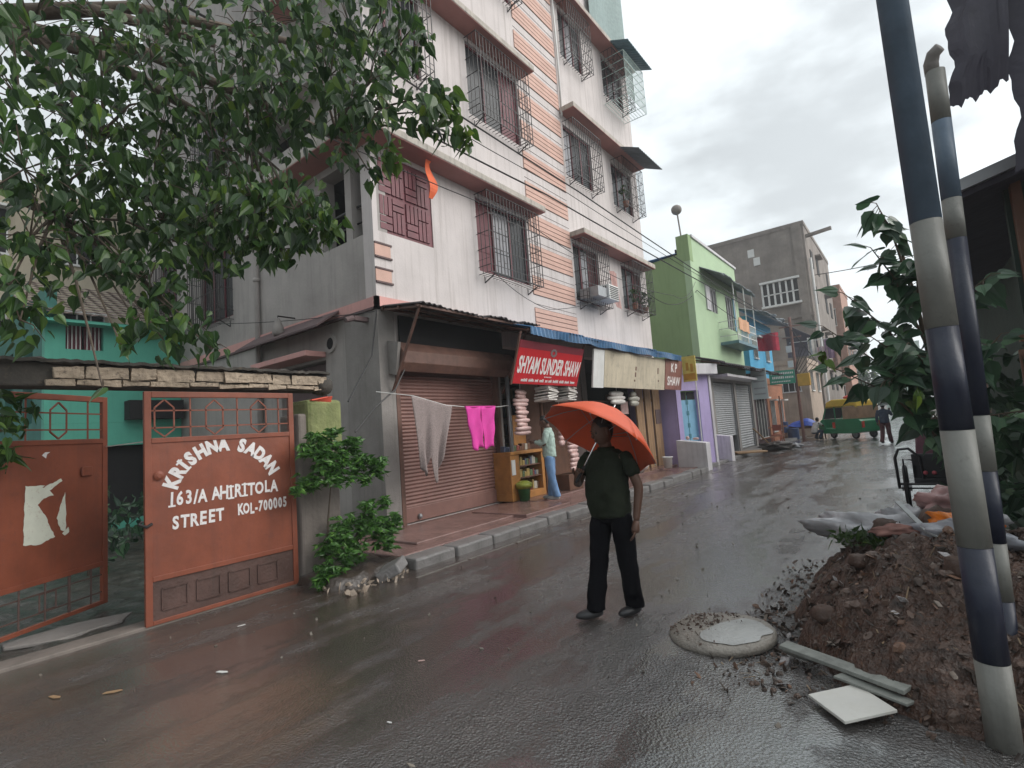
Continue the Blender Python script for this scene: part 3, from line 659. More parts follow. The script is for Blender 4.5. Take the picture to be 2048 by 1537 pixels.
for lab, y, mm in (('white bundle of newspapers hanging just under the red sign', 9.15, m_packw), ('smaller pale bundle hanging under the right half of the red sign', 9.95, m_packw)):
    t = thing('packet_bundle', lab, 'bundle', (-6.1, y, 2.2))
    for k in range(7):
        q = MB(); q.obox((-6.15+.02*math.sin(k*2), y+.012*k, 2.2+.045*k), (.16, .03, .01), (-.04, .24, .03*math.sin(k)), (0, -.003, .016)); q.build('folded_sheet', mm, t, bevel=.006)
mb = MB(); mb.box(-6.62, -6.56, 9.55, 9.62, .2, 2.6); mb.box(-6.62, -6.58, 9.7, 9.75, .2, 2.5); tag(mb.build('door_frame', m_brownwood), 'brown wooden door frame at the grocery entrance', 'door frame')
mb = MB(); mb.box(-7.2, -7.15, 9.62, 11.85, .2, 2.7); tag(mb.build('wooden_partition', m_brownwood), 'dark wooden partition closing the right half of the grocery', 'partition')
mb = MB(); mb.box(-6.99, -6.93, 8.95, 9.4, 1.2, 1.95); tag(mb.build('carton', m_wood, bevel=.01), 'tall ochre carton standing behind the counter end', 'carton')
mb = MB(); mb.box(-6.55, -6.2, 9.9, 10.5, .2, .55); tag(mb.build('low_crate', m_brownwood, bevel=.01), 'low dark crate under the pink packet strips', 'crate')
bn = thing('waste_bin', 'green plastic bin with a yellow bag inside, in front of the counter', 'bin', (-6.3, 8.42, .19))
mb = MB(); mb.lathe([(.10, 0), (.14, .34), (.155, .36), (.13, .35), (.1, .05)], (-6.38, 8.46, .19), 16); mb.build('bucket', M('green_plastic', (.03, .13, .035), .4), bn, smooth=True)
mb = MB(); mb.lathe([(.12, .28), (.15, .37), (.18, .34), (.17, .25), (.15, .36), (.08, .4)], (-6.38, 8.46, .19), 9); mb.build('liner', M('yellow_bag', (.32, .36, .06), .35, .3, 9), bn, smooth=True)
# ---------------------------------------------------------------- second shop
m_tan = M('tan_door', (.35, .22, .12), .5, .2, 3, streak=.4, scol=(.1, .06, .04))
for i, (y0, y1, lab) in enumerate(((14.35, 14.85, 'tan plank door leaf standing open at the second shop, left of three'), (15.0, 15.45, 'tan plank door leaf in the middle of the second shop front'), (15.6, 16.15, 'tan plank door leaf carrying a dark poster at the second shop'))):
    t = thing('door_leaf', lab, 'door', (-6.5, (y0+y1)/2, .2)); q = MB()
    n = 3
    for k in range(n): a = y0+(y1-y0)*k/n; q.box(-6.5, -6.45, a+.004, a+(y1-y0)/n-.004, .2, 2.6)
    q.build('plank', m_tan, t)
    q = MB(); q.box(-6.53, -6.502, y0, y1, .4, .5); q.box(-6.53, -6.502, y0, y1, 2.2, 2.3); q.build('batten', m_brownwood, t)
mb = MB(); mb.box(-6.448, -6.43, 15.68, 16.08, 1.5, 1.95); tag(mb.build('poster', m_groove), 'small dark poster on the right hand tan door leaf', 'poster')
mb = MB(); mb.box(-6.46, -6.44, 13.3, 13.75, 1.85, 2.2); tag(mb.build('paper_notice', m_pack), 'pale pink notice hanging inside the second shop', 'notice')
strip('row of pale packets hanging just under the cream signboard', -6.0, 12.2, 2.1, 2.42, 3, .35, m_packw)
strip('yellowish packets hanging under the cream signboard next to the pale row', -6.0, 13.2, 2.05, 2.42, 3, .25, m_mix[4])
for k in range(3): packs('p', 'goods packet on the shelves of the second shop', -7.2, 12.3, 14.2, .8+.5*k, 1.25+.5*k, 1, 0, 'packets inside the second shop')
sf = thing('shelf_rack', 'dark shelf carrying packets in the second shop', 'rack', (-7.3, 13.2, .2)); mb = MB()
for k in range(4): mb.box(-7.4, -7.1, 12.2, 14.3, .765+.5*k, .795+.5*k)
for y in (12.2, 14.27): mb.box(-7.4, -7.1, y, y+.03, .2, 2.5)
mb.build('frame', m_brownwood, sf)
def sack(label, c, s, mm, name='sack', cat='sack', fl=.5):
    q = MB(); q.ball((c[0], c[1], c[2]+s[2]*.92), s, 18, 10, Matrix.Rotation(random.uniform(0, 3), 3, 'Z'), lambda d: 1+.12*math.sin(d.x*7+d.z*3)*math.sin(d.y*6)+.05*math.sin(d.z*17))
    return tag(q.build(name, mm, smooth=True), label, cat)
sack('bulging white sack standing at the second shop entrance', (-6.2, 13.6, .2), (.22, .25, .36), m_packw)
bk = thing('bucket', 'white plastic bucket on the pavement before the tan doors', 'bucket', (-5.9, 14.9, .2))
mb = MB(); mb.lathe([(.11, 0), (.14, .30), (.155, .31), (.155, .33), (.13, .33), (.1, .03)], (-5.85, 14.8, .2), 18); mb.build('pail', m_white, bk, smooth=True)
mb = MB(); mb.tube([(-5.85+.15*math.cos(a), 14.8+.02, .5-.12*math.sin(a)) for a in [math.pi*k/8 for k in range(9)]], .006, 5); mb.build('handle', m_steel, bk)
# ---------------------------------------------------------------- clothes line
m_towel = M('speckled_towel', (.29, .235, .225), .9, .5, 70, .5, 120)
m_magenta = M('magenta_cloth', (.70, .05, .35), .8, .12, 3, .15, 60)
xl = -6.2
mb = MB(); mb.tube([(xl-.4, 5.1, 2.37), (xl, 5.5, 2.27), (xl, 6.2, 2.12), (xl, 6.9, 2.07), (xl, 7.6, 2.08), (xl-.3, 8.3, 2.13)], .006, 5); tag(mb.build('clothes_line', m_white), 'thin clothes line strung across the brown shutter', 'rope')
def towel(u, v):
    top = Vector((xl, 5.46+.9*u, 2.27-.17*u)); 
    b = [(0, 1.12), (.22, .98), (.42, 1.3), (.52, .86), (.70, .93), (.85, 1.2), (1, 1.32)]
    yb = 5.58+.52*u; zb = None
    for (a, za), (c, zc) in zip(b, b[1:]):
        if a <= u <= c: zb = za+(zc-za)*(u-a)/(c-a); break
    p = top.lerp(Vector((xl, yb, zb)), v); p.x += .05*v*math.sin(u*15)+.025*math.sin(u*27+v*4)*v; return tuple(p)
mb = MB(); mb.grid(towel, 40, 24); tag(mb.build('towel', m_towel, smooth=True, solid=.006), 'speckled grey towel hanging in points from the clothes line', 'towel')
sh_ = thing('shorts', 'bright pink shorts hanging upside down from the clothes line', 'shorts', (xl, 7.05, 1.3))
for sgn, lab in ((0, 'l'), (1, 'r')):
    def leg(u, v, sgn=sgn):
        y = (6.66+.39*u if sgn == 0 else 7.05+.42*u); yb = (6.80+.27*u if sgn == 0 else 7.09+.26*u)
        f_ = min(1, max(0, v)); return (xl+.02+.03*math.sin(u*7+2*sgn)*v+.012*math.sin(v*11+u*8), y+(yb-y)*f_, 2.085-.75*f_-.03*math.sin(u*6)*f_)
    mb = MB(); mb.grid(leg, 12, 14); mb.build('leg', m_magenta, sh_, smooth=True, solid=.012)
mb = MB(); mb.bar((xl+.02, 6.66, 2.088), (xl+.02, 7.47, 2.088), .03, .02); mb.build('waistband', m_magenta, sh_)
# loose black cables on the corner
for lab, pts in (('black cable slanting down the corner pillar to the gate post', [(-6.8, 5.35, 3.75), (-6.4, 4.9, 2.9), (-5.9, 4.1, 2.15)]), ('black cable dropping from the shutter box towards the shrub', [(-6.6, 5.7, 2.75), (-6.5, 5.4, 2.4), (-6.4, 4.9, 2.1), (-6.2, 4.4, 1.75)])):
    mb = MB(); mb.tube(pts, .012, 6); tag(mb.build('cable', m_iron), lab, 'cable')
mb = MB(); mb.box(XF+.03, XF+.12, 5.34, 5.42, .6, 2.9)
# ---------------------------------------------------------------- gate
m_gate = M('gate_paint', (.245, .068, .035), .5, .25, 2.2, .3, 6, streak=.55, scol=(.14, .05, .035), spots=.4)
m_gated = M('gate_dark_sheet', (.10, .055, .045), .55, .3, 4, .4, 25, streak=.5, scol=(.05, .04, .035))
m_lett = M('hand_painted_white', (.78, .75, .74), .6, .1, 14, spots=.55, scol=(.42, .2, .14))
XG = -5.9
def gate(label, P, w_, patch):
    t = thing('gate_leaf', label, 'gate', P(0, 0, 0)); 
    q = MB(); pbox(q, P, .03, w_-.03, .45, 1.76, .0, .02); q.build('panel', m_gate, t)
    q = MB()
    for a, b, c, d in ((0, .06, .02, 2.25), (w_-.06, w_, .02, 2.25), (.06, w_-.06, 2.19, 2.25), (.06, w_-.06, 1.74, 1.79), (.06, w_-.06, .42, .47), (.06, w_-.06, .02, .06)): pbox(q, P, a, b, c, d, -.012, .03)
    q.build('frame', m_gate, t, bevel=.004)
    q = MB()                                             # ornamental openwork along the top
    for z in (1.89, 2.06): q.bar(P(.06, z, .01), P(w_-.06, z, .01), .014)
    n = 3
    for k in range(n*2): 
        u = .06+(w_-.12)*(k+.5)/(n*2)
        if k % 2: q.bar(P(u, 1.79, .01), P(u, 2.19, .01), .014)
        else:
            pts = [P(u+du, z, .01) for du, z in ((0, 1.80), (-.085, 1.87), (-.085, 2.09), (0, 2.17), (.085, 2.09), (.085, 1.87), (0, 1.80))]
            for a, b in zip(pts, pts[1:]): q.bar(a, b, .014)
    q.build('openwork', m_gate, t)
    if patch:
        q = MB(); n = 8
        for k in range(n): u = .06+(w_-.12)*(k+.5)/n; q.bar(P(u, .06, .01), P(u, .42, .01), .014 if k % 3 else .022)
        for z in (.15, .33): q.bar(P(.06, z, .01), P(w_-.06, z, .01), .012)
        for k in range(3):
            u = .3+(w_-.5)*k/3; 
            for a, b in (((u, .16), (u+.16, .16)), ((u+.16, .16), (u+.16, .32)), ((u+.16, .32), (u, .32)), ((u, .32), (u, .16))): q.bar(P(a[0], a[1], .01), P(b[0], b[1], .01), .012)
        q.build('lower_grille', m_gated, t)
    else:
        q = MB(); pbox(q, P, .06, w_-.06, .06, .42, .004, .015); q.build('lower_sheet', m_gated, t)
        q = MB()
        for k in range(4):
            u = .14+(w_-.3)*k/4
            for a, b in (((u, .14), (u+.22, .14)), ((u+.22, .14), (u+.22, .34)), ((u+.22, .34), (u, .34)), ((u, .34), (u, .14))): q.bar(P(a[0], a[1], .0), P(b[0], b[1], .0), .016)
        q.build('lower_grille', m_gated, t)
    return t
PG = lambda u, z, d: (XG-d, 1.79+u, z)
g1 = gate('rust red gate leaf painted with a house name and address in white', PG, 1.53, False)
mb = MB(); cu_, cz_, rr_ = .755, 1.11, .56
PGT = lambda u, z, d: PG(u, z, -d)
wd = {'I': .55, ' ': .75, 'N': 1.05, 'K': 1.0, 'H': 1.05}; W_ = [wd.get(ch, .95) for ch in 'KRISHNA SADAN']; acc = 0
for ch, w1 in zip('KRISHNA SADAN', W_):
    a = math.radians(163-141*((acc+w1/2)/sum(W_))); acc += w1
    if ch == 'I':
        for sg in (1, -1): r2 = rr_*1.01+sg*.058; mb.prism([PGT(cu_+(r2+q1)*math.cos(a)-q2*math.sin(a), cz_+(r2+q1)*math.sin(a)+q2*math.cos(a), .0005) for q1, q2 in ((-.009, -.036), (.009, -.036), (.009, .036), (-.009, .036))], (.004, 0, 0))
    if ch != ' ': text(mb, ch, .185, lambda u, z, d: PG(u, z, -d), cu_+rr_*1.0*math.cos(a), cz_+.0+rr_*1.02*math.sin(a), a-math.pi/2, 0, .82, .011, .004)
def handline(s_, sz, u0_, u1_, cz_, up=.0):
    ws = [dict(I=.7, R=.95, O=1.1).get(c, {' ': .55, '/': .55, '-': .6, '1': .7}.get(c, .92)) for c in s_]; tot = sum(ws); a = 0
    for c, w1 in zip(s_, ws):
        u = u0_+(u1_-u0_)*(a+w1/2)/tot; cw = (u1_-u0_)/tot; a += w1; j = random.uniform(-.05, .05); z = cz_+up*(u-u0_)+random.uniform(-.006, .006)
        if c == ' ': continue
        text(mb, c, sz*random.uniform(.95, 1.06), PGT, u, z, j, 0, cw/sz*1.42, .006, .004)
        if c in 'I1':
            for sg in ((1, -1) if c == 'I' else (-1,)): pbox(mb, lambda p, q_, d: PG(p, q_, -d), u-cw*.36, u+cw*.36, z+sg*sz*.33-.008, z+sg*sz*.33+.010, .0005, .0042)
handline('163/A AHIRITOLA', .185, .20, 1.31, 1.165, .01); handline('STREET', .175, .22, .72, .93, .03); handline('KOL-700005', .155, .86, 1.42, .962, .02)
mb.build('lettering', m_lett, g1)
mb = MB(); mb.lathe([(.04, 0), (.045, .015), (.02, .03)], PG(.12, 1.42, 0), 14, Matrix.Rotation(math.pi/2, 3, 'Y')); mb.build('lock_boss', m_gate, g1)
mb = MB(); mb.tube([PG(-.02, 1.0, .0), PG(-.05, .98, -.02), PG(-.0, .95, -.05), PG(.05, .97, -.03)], .015, 7); mb.build('latch', m_iron, g1)
fe = Vector((-7.13, 1.81, 0)); hg = Vector((-6.05, .06, 0)); dv = (fe-hg).normalized(); wl = (fe-hg).length; nn_ = Vector((-dv.y, dv.x, 0))
if nn_.dot(Vector((1, -.3, 0))) > 0: nn_ = -nn_
PL = lambda u, z, d: tuple(hg+dv*u+nn_*d+Vector((0, 0, z+.06)))
g2 = gate('rust red gate leaf swung open with a torn white poster', PL, wl, True)
mb = MB()
for poly in ([(.22, .80), (.24, 1.42), (.5, 1.40), (.42, 1.36), (.72, 1.46), (.74, 1.43), (.56, 1.34), (.62, 1.28), (.48, 1.26), (.40, 1.2), (.50, 1.08), (.56, .96), (.64, .82), (.42, .77)],
             [(.78, 1.30), (.66, 1.02), (.72, .88), (.79, .86), (.80, 1.05)], [(.74, .84), (.83, .90), (.84, .84), (.78, .81)]):
    wmax = wl/1.6
    mb.prism([PL(1.17+(u-.22)*.72, 1.1+(z-1.12)*.88, -.003) for u, z in rough_poly(poly)], nn_*-.002)
mb.build('torn_poster', M('torn_poster', (.66, .68, .58), .7, .1, 6, spots=.4, scol=(.3, .12, .08)), g2)
mb = MB(); pbox(mb, PL, wl-.32, wl-.2, 1.4, 1.5, -.03, -.013); mb.build('latch', m_gate, g2, bevel=.008)
mb = MB(); mb.prism([PL(wl-.72+a, 1.64+b, -.003) for a, b in ((0, 0), (.03, .03), (.08, .03), (.05, .01), (.04, -.03))], nn_*-.002); mb.build('paper_scrap', m_lett, g2)
# posts and beam
m_moss = M('mossy_plaster', (.22, .24, .10), .85, .35, 5, .5, 25, streak=.6, scol=(.09, .14, .03), zs=1)
m_post = M('wet_plaster_post', (.20, .17, .15), .8, .25, 3, .3, 25, streak=.5, scol=(.07, .06, .05))
gp = thing('gate_post', 'mossy plaster gate post behind the climbing shrub', 'post', (-5.95, 3.65, 0))
mb = MB(); mb.box(-6.3, -5.86, 3.36, 3.9, 0, 2.0); mb.build('shaft', m_post, gp, bevel=.03)
mb = MB(); mb.box(-6.32, -5.82, 3.46, 3.95, 1.55, 2.17); mb.build('mossy_cap', m_moss, gp, bevel=.05)
gp2 = thing('gate_post', 'gate post at the left end of the beam beside the swung leaf', 'post', (-6, -.2, 0))
mb = MB(); mb.box(-6.3, -5.86, -.45, .03, 0, 2.28); mb.build('shaft', m_post, gp2, bevel=.03)
def m_beam_():
    m = M('stone_clad_beam', (.40, .32, .24), .85, .4, 5, .8, 20, streak=.0, spots=.9, scol=(.07, .055, .045))
    return m
m_beam = m_beam_()
bm = thing('gate_beam', 'weathered stone faced beam spanning the top of the gate', 'beam', (-6, 1.7, 2.28))
random.seed(3)
m_beamc = M('dark_weathered_concrete', (.065, .058, .05), .9, .35, 5, .6, 20, spots=.5, scol=(.16, .13, .09))
mb = MB(); mb.box(-6.22, -5.93, -.4, 3.76, 2.285, 2.5); mb.build('core', m_beamc, bm, bevel=.02)
y = 1.12
while y < 3.74:
    l_ = random.uniform(.16, .38); y2 = min(3.79, y+l_); q = MB(); e = lambda: random.uniform(-.014, .014)
    q.prism([(-5.93, y+.006, 2.36+e()), (-5.93, y2-.006, 2.36+e()), (-5.93, y2-.006+e(), 2.465+e()), (-5.93, y+.006+e(), 2.465+e())], (.035+e(), 0, 0)); roughen(q.build('stone_slab', m_beam, bm), .03, .045)
    q = MB(); q.prism([(-5.93, y-.05, 2.30+e()), (-5.93, y2-.06, 2.30+e()), (-5.93, y2-.06, 2.345+e()), (-5.93, y-.05, 2.345+e())], (.028, 0, 0)); roughen(q.build('stone_slab', m_beam, bm), .025, .04); y = y2
mb = MB(); mb.grid(lambda u, v: (-5.86-.42*v, -.42+4.24*u, 2.5+.02*math.sin(u*60)*math.sin(v*9)+.02*random.random()), 90, 6); mb.build('coping', m_beamc, bm, solid=.03)
mb = MB(); mb.lathe([(.11, -.1), (.13, 0), (.1, .1), (.03, .13)], (-6.0, 3.78, 2.36), 12, Matrix.Rotation(-math.pi/2, 3, 'X')); mb.build('rounded_end', m_beamc, bm, smooth=True)
mb = MB(); mb.grid(lambda u, v: (-5.9+.1*u, 3.5+.28*v+.02*u, 2.16+.05*math.sin(u*8)*v), 5, 5); tag(mb.build('red_rag', M('orange_red_rag', (.65, .09, .05), .7), solid=.01), 'small orange red rag caught under the end of the beam', 'rag')
mb = MB(); mb.bar((-7.1, 1.8, 1.76), (-5.95, 1.8, 1.76), .01); tag(mb.build('rope', m_white), 'pale cord tied across the gap between the gate leaves', 'rope')
mb = MB(); mb.prism([(-6.72, .93, .0), (-6.55, .92, 0), (-6.32, 1.25, 0), (-6.4, 1.75, 0), (-6.62, 1.9, 0), (-6.78, 1.45, 0)], (0, 0, .035)); tag(mb.build('drain_cover', m_cement, bevel=.01), 'grey stone drain cover lying at the open gate leaf foot', 'drain cover')
mb = MB(); mb.box(-6.15, -5.9, -.5, 3.4, -.02, .03); tag(mb.build('gate_sill', m_post, bevel=.01), 'low wet concrete sill under the gate', 'sill')
# ---------------------------------------------------------------- mint house and the blocks behind
m_mint = M('mint_paint', (.10, .43, .32), .7, .1, 1.5, streak=.35, scol=(.05, .2, .16))
m_mintd = M('teal_paint', (.05, .19, .16), .8, .2, 1.5, streak=.4, scol=(.03, .08, .07))
m_tile = M('old_roof_tile', (.26, .20, .18), .7, .5, 8, .4, 20, spots=.6, scol=(.62, .55, .5))
mh = thing('mint_house', 'mint green house with tiled roof beyond the gate', 'house', (-17, 4.5, 0))
PM = lambda u, z, d: (-15-d, u, z)
mb = MB(); wall(mb, PM, 2.695, 5.38, 2.5, 4.9, [(3.05, 3.75, 4.2, 4.8)], .25); wall(mb, PM, 2.695, 5.38, 0, 2.497, [(3.1, 5.2, .2, 1.95)], .25); mb.build('front_wall', m_mint, mh)
mb = MB(); wall(mb, lambda u, z, d: (u, 2.7+d, z), -21, -15.001, 0, 5.6, [(-17.2, -16.2, 2.6, 4.6), (-19.5, -18.5, 2.6, 4.6)], .2); mb.build('side_wall', m_mintd, mh)
mb = MB(); mb.box(-15.3, -15.27, 2.95, 5.3, .1, 4.9); mb.box(-20, -16, 2.95, 2.98, 2.3, 5); mb.build('dark_room', m_dark, mh)
for (a, b) in ((3.07, 3.38), (3.42, 3.73)):
    mb = MB(); mb.box(-15.2, -15.17, a, b, 4.22, 4.78); q = mb.build('window', m_maroon, mh)
    mb = MB()
    for k in range(4): mb.bar((-15.1, a+.04+k*.075, 4.2), (-15.1, a+.04+k*.075, 4.8), .016)
    mb.build('bars', m_white, q)
mb = MB(); nrow = 12
for r in range(nrow):
    u0_ = r/nrow; mb.grid(lambda u, v, u0_=u0_: (-14.6-3.2*(u0_+v/nrow*1.15), 2.3+3.07*u, 4.86+1.5*(u0_+v/nrow*1.15)+.03*abs(math.sin(u*42))+.07*(1-v)), 84, 1)
mb.build('tiled_roof', m_tile, mh, solid=.02)
mb = MB(); mb.box(-14.95, -14.6, 2.3, 5.35, 4.74, 4.80); mb.prism([(-14.7, 2.45, 4.7), (-18, 2.45, 6.2), (-18, 2.45, 6.05), (-14.7, 2.45, 4.55)], (0, .06, 0)); mb.build('eave', m_mint, mh)
mb = MB(); mb.box(-14.99, -14.6, 4.15, 5.3, 2.55, 3.0); mb.build('dark_awning', m_dark, mh)
m_beige = M('beige_plaster', (.50, .44, .33), .8, .12, 1.2, streak=.45, scol=(.2, .17, .13))
m_greyb = M('grey_plaster', (.38, .39, .39), .8, .15, 1.2, streak=.4, scol=(.16, .16, .16))
def block(label, x0, x1, y0, y1, h, mm, faces, name='building', cat='building', wm=None):
    t = thing(name, label, cat, ((x0+x1)/2, (y0+y1)/2, 0)); q = MB(); q.box(x0+.05, x1-.05, y0+.05, y1-.05, 0, h-.3); q.box(x0, x1, y0, y1, h-.3, h); 
    q.build('wall', mm, t)
    for face, cols, rows, w_, hh, z0, dz in faces:
        for c in range(cols):
            for r in range(rows):
                q = MB()
                if face == 'x': yy = y0+(y1-y0)*(c+.5)/cols; P = lambda u, z, d, yy=yy: (x1-.05-d, yy+u, z)
                else: xx = x0+(x1-x0)*(c+.5)/cols; P = lambda u, z, d, xx=xx: (xx+u, y0+.05+d, z)
                z = z0+dz*r; pbox(q, P, -w_/2, w_/2, z, z+hh, -.02, .02); wn = q.build('window', m_dark, t)
                q = MB(); pbox(q, P, -w_/2-.06, w_/2+.06, z+hh, z+hh+.08, -.35, .0); pbox(q, P, -w_/2-.05, w_/2+.05, z-.07, z, -.08, .0)
                for k in range(4): pbox(q, P, -w_/2+w_*k/3-.02, -w_/2+w_*k/3+.02, z, z+hh, -.04, -.02)
                q.build('frame', wm or m_white, wn)
    return t
block('beige block of flats rising behind the mint house roof', -26, -21.5, 1.2, 8.5, 10.5, m_beige, [('x', 3, 3, 1.1, 1.4, 2, 3.1)])
block('low grey house at the far left behind the teal side wall', -30, -24, -5.5, .9, 5.4, m_greyb, [('x', 2, 1, 1.2, 1.3, 3, 3)], 'house', 'house')
mb = MB(); mb.box(-14.6, -14.5, 4.55, 4.95, 1.0, 1.9); tag(mb.build('yellow_notice', M('yellow_board', (.6, .48, .06), .5)), 'yellow board beside the mint house doorway', 'board')
mb = MB(); mb.box(-15, -6.32, -2.2, -2.0, 0, 2.2); tag(mb.build('yard_wall', m_cement), 'grey yard wall at the left of the courtyard', 'wall')
# ---------------------------------------------------------------- striped poles
random.seed(11)
m_navy = M('navy_paint', (.012, .017, .036), .4, .25, 5, .1, 40, streak=.25, scol=(.08, .08, .09))
m_navyglare = M('navy_paint_glare', (.10, .145, .20), .5, .2, 5, .1, 40, streak=.25, scol=(.2, .22, .24))  # navy of the upper bands, lightened to paint in the glare there
m_polew = M('grey_white_paint', (.19, .19, .172), .5, .22, 3, .1, 40, streak=.5, scol=(.07, .065, .055), spots=.45)
def pole(label, x, y, r, bands, top, first, lean=0):
    t = thing('striped_pole', label, 'pole', (x, y, 0)); zs = [0]+bands+[top]
    for i, (a, b) in enumerate(zip(zs, zs[1:])):
        q = MB(); q.lathe([(r, a+.001), (r, b-.001)], (x, y, 0), 28, Matrix.Rotation(lean, 3, 'Y')); o = q.build('paint_band', m_polew if (i+first) % 2 == 0 else (m_navyglare if a > 2.4 else m_navy), t, smooth=False)
        for p in o.data.polygons: p.use_smooth = len(p.vertices) == 4
    return t
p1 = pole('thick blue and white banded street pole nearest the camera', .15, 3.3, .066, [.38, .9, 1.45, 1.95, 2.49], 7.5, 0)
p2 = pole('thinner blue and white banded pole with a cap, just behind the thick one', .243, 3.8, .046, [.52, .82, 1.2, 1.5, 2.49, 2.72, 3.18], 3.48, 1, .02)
mb = MB(); mb.tube([(.30, 3.8, 3.47), (.30, 3.79, 3.53), (.315, 3.77, 3.57), (.345, 3.75, 3.585)], [.035, .036, .034, .03], 10); mb.build('pipe_cap', m_cement, p2, smooth=True)
mb = MB(); 0 and mb.tube([(.232, 3.27, 0.05), (.225, 3.27, 3.4), (.21, 3.28, 7)], .006, 6)
from mathutils import noise
# ---------------------------------------------------------------- heap of soil and rubbish
m_soil = M('wet_soil', (.070, .037, .025), .35, .7, 12, 1.0, 55, spots=.9, scol=(.014, .010, .008))
def hz(x, y):
    a = max(0, 1-((x-.1)/1.0)**2-((y-4.75)/1.45)**2) if x < .1 else max(0, 1-((y-4.75)/1.45)**2)
    h = .66*a**.8
    h += a**.35*(.13*noise.noise((x*3.1, y*3.1, 1))+.07*noise.noise((x*7.3, y*7.3, 4))+.04*noise.noise((x*17, y*17, 8))+.022*abs(noise.noise((x*37, y*37, 2))))
    return h-.03*(a <= 0)
mb = MB(); mb.grid(lambda u, v: ((-1.05+2.1*u)+.03*math.sin(v*40), 3.15+3.3*v, hz(-1.05+2.1*u, 3.15+3.3*v)+.005*random.uniform(-1, 1)), 150, 190)
o = mb.build('soil_heap', m_soil, smooth=False); struct(o, 'stuff')
ms = [M('soil_chip_%d' % i, c_, .5, .4, 20) for i, c_ in enumerate(((.10, .065, .05), (.06, .04, .03), (.22, .18, .15), (.035, .025, .02), (.16, .09, .06)))]
for i, mm in enumerate(ms):                                        # crumbs, chips and leaf litter over the heap: uncountable
    q = MB()
    for _ in range((900, 1300, 260, 900, 500)[i]):
        x = random.uniform(-1.25, .7); y = random.uniform(3.2, 6.4)
        if random.random() > .25 and hz(x, y) < .02: 
            if ((x+.95)**2+(y-4.2)**2) > .35: continue
        s = random.choice((.004, .006, .008, .012, .018)); z = max(0, hz(x, y))
        a = rv()*s*1.6; b = rv()*s; c = rv()*s*.5; q.obox((x, y, z+.006), a, b-a*.3, c)
    struct(q.build('debris', mm), 'stuff')
for i, (x, y, s, lab) in enumerate(((-.62, 4.05, .085, 'rounded brown stone on the near edge of the heap beside the disc'), (-.1, 4.5, .12, 'dark brown clod in the middle of the heap'), (.05, 5.0, .13, 'reddish brown clod high on the heap'), (-.28, 4.9, .1, 'brown clod below the white sack'), (.12, 4.1, .11, 'brown clod low on the heap near the pole'), (-.42, 4.35, .07, 'small brown clod on the left slope of the heap'))):
    q = MB(); q.ball((x, y, hz(x, y)+s*.35), (s, s*.8, s*.7), 14, 8, None, lambda d: 1+.2*math.sin(d.x*5+i)*math.sin(d.y*4+2)+.08*math.sin(d.z*13)); tag(q.build('clod', M('clod_%d' % i, (.075, .042, .03), .6, .4, 8, .6, 30), smooth=True), lab, 'stone')
for i, mm in enumerate(ms[:2]+[ms[4]]):                            # lumps of earth in all sizes
    q = MB()
    for _ in range((230, 230, 60)[i]):
        x = random.uniform(-1.1, .6); y = random.uniform(3.3, 6.2); s = random.choice((.008, .01, .014, .018, .024, .034)); z = hz(x, y)
        if z < .02: s = min(s, .018); z = 0
        f_ = random.random()*9; q.ball((x, y, z+s*.2), (s*1.2, s, s*.75), 7, 4, Matrix.Rotation(f_, 3, 'Z') @ Matrix.Rotation(f_*2, 3, 'X'), lambda d: 1+.4*noise.noise((d.x*2+f_, d.y*2, d.z*2)))
    struct(q.build('soil_lump', mm), 'stuff')
q = MB()
for _ in range(170):                                               # twigs and straw in the soil
    x = random.uniform(-1.2, .6); y = random.uniform(3.35, 6.2); z = max(0, hz(x, y))+.012; a = random.random()*6.28; l_ = random.uniform(.02, .09)
    q.bar((x, y, z), (x+l_*math.cos(a), y+l_*math.sin(a), max(.006, hz(x+l_*math.cos(a), y+l_*math.sin(a))+.014)), random.choice((.003, .004, .007)), .003)
struct(q.build('twig_litter', M('straw', (.20, .14, .085), .7, .5, 30)), 'stuff')
q = MB()
for _ in range(46):
    x = random.uniform(-1.0, .5); y = random.uniform(3.4, 6.0); z = max(0, hz(x, y))+.012; s = random.uniform(.012, .035); a, b = rv()*s, rv()*s; q.obox((x, y, z), a, b, a.cross(b)*4)
struct(q.build('plastic_scrap', M('plastic_scraps', (.38, .36, .36), .3, .6, 60)), 'stuff')
# concrete disc (loose manhole lid)
ld = thing('manhole_lid', 'round pale concrete lid half covered with soil on the road', 'lid', (-1.29, 4.0, 0))
m_lid = M('sandy_concrete', (.26, .235, .205), .4, .35, 4, .6, 45, spots=.75, scol=(.10, .065, .045))
mb = MB(); mb.lathe([(.37, -.01), (.37, .03), (.35, .05), (.2, .075), (.02, .085)], (-1.30, 3.99, 0), 30, Matrix.Rotation(-.06, 3, 'Y')); mb.build('disc', m_lid, ld, smooth=True)
_dp = [(0, .086), (.02, .085), (.2, .075), (.35, .05), (.37, .03)]
def dome(r, x=0):
    for (a, b), (c, d) in zip(_dp, _dp[1:]):
        if r <= c: return b+(d-b)*(r-a)/(c-a)+.06*x
    return .03
mb = MB(); bpf = lambda u, v: ((.20+.13*min(1, 3*u*(1-u)*2)+.02*math.sin(u*29))*v*math.cos(-2.0+2.9*u), (.20+.13*min(1, 3*u*(1-u)*2)+.02*math.sin(u*21))*v*math.sin(-2.0+2.9*u)); mb.grid(lambda u, v: (-1.30+bpf(u, v)[0], 3.99+bpf(u, v)[1], .007+dome(math.hypot(*bpf(u, v)), bpf(u, v)[0])), 40, 14); mb.build('bare_patch', M('bare_cement', (.36, .36, .35), .35, .2, 5, .3, 40, spots=.3), ld, smooth=True)
q = MB()
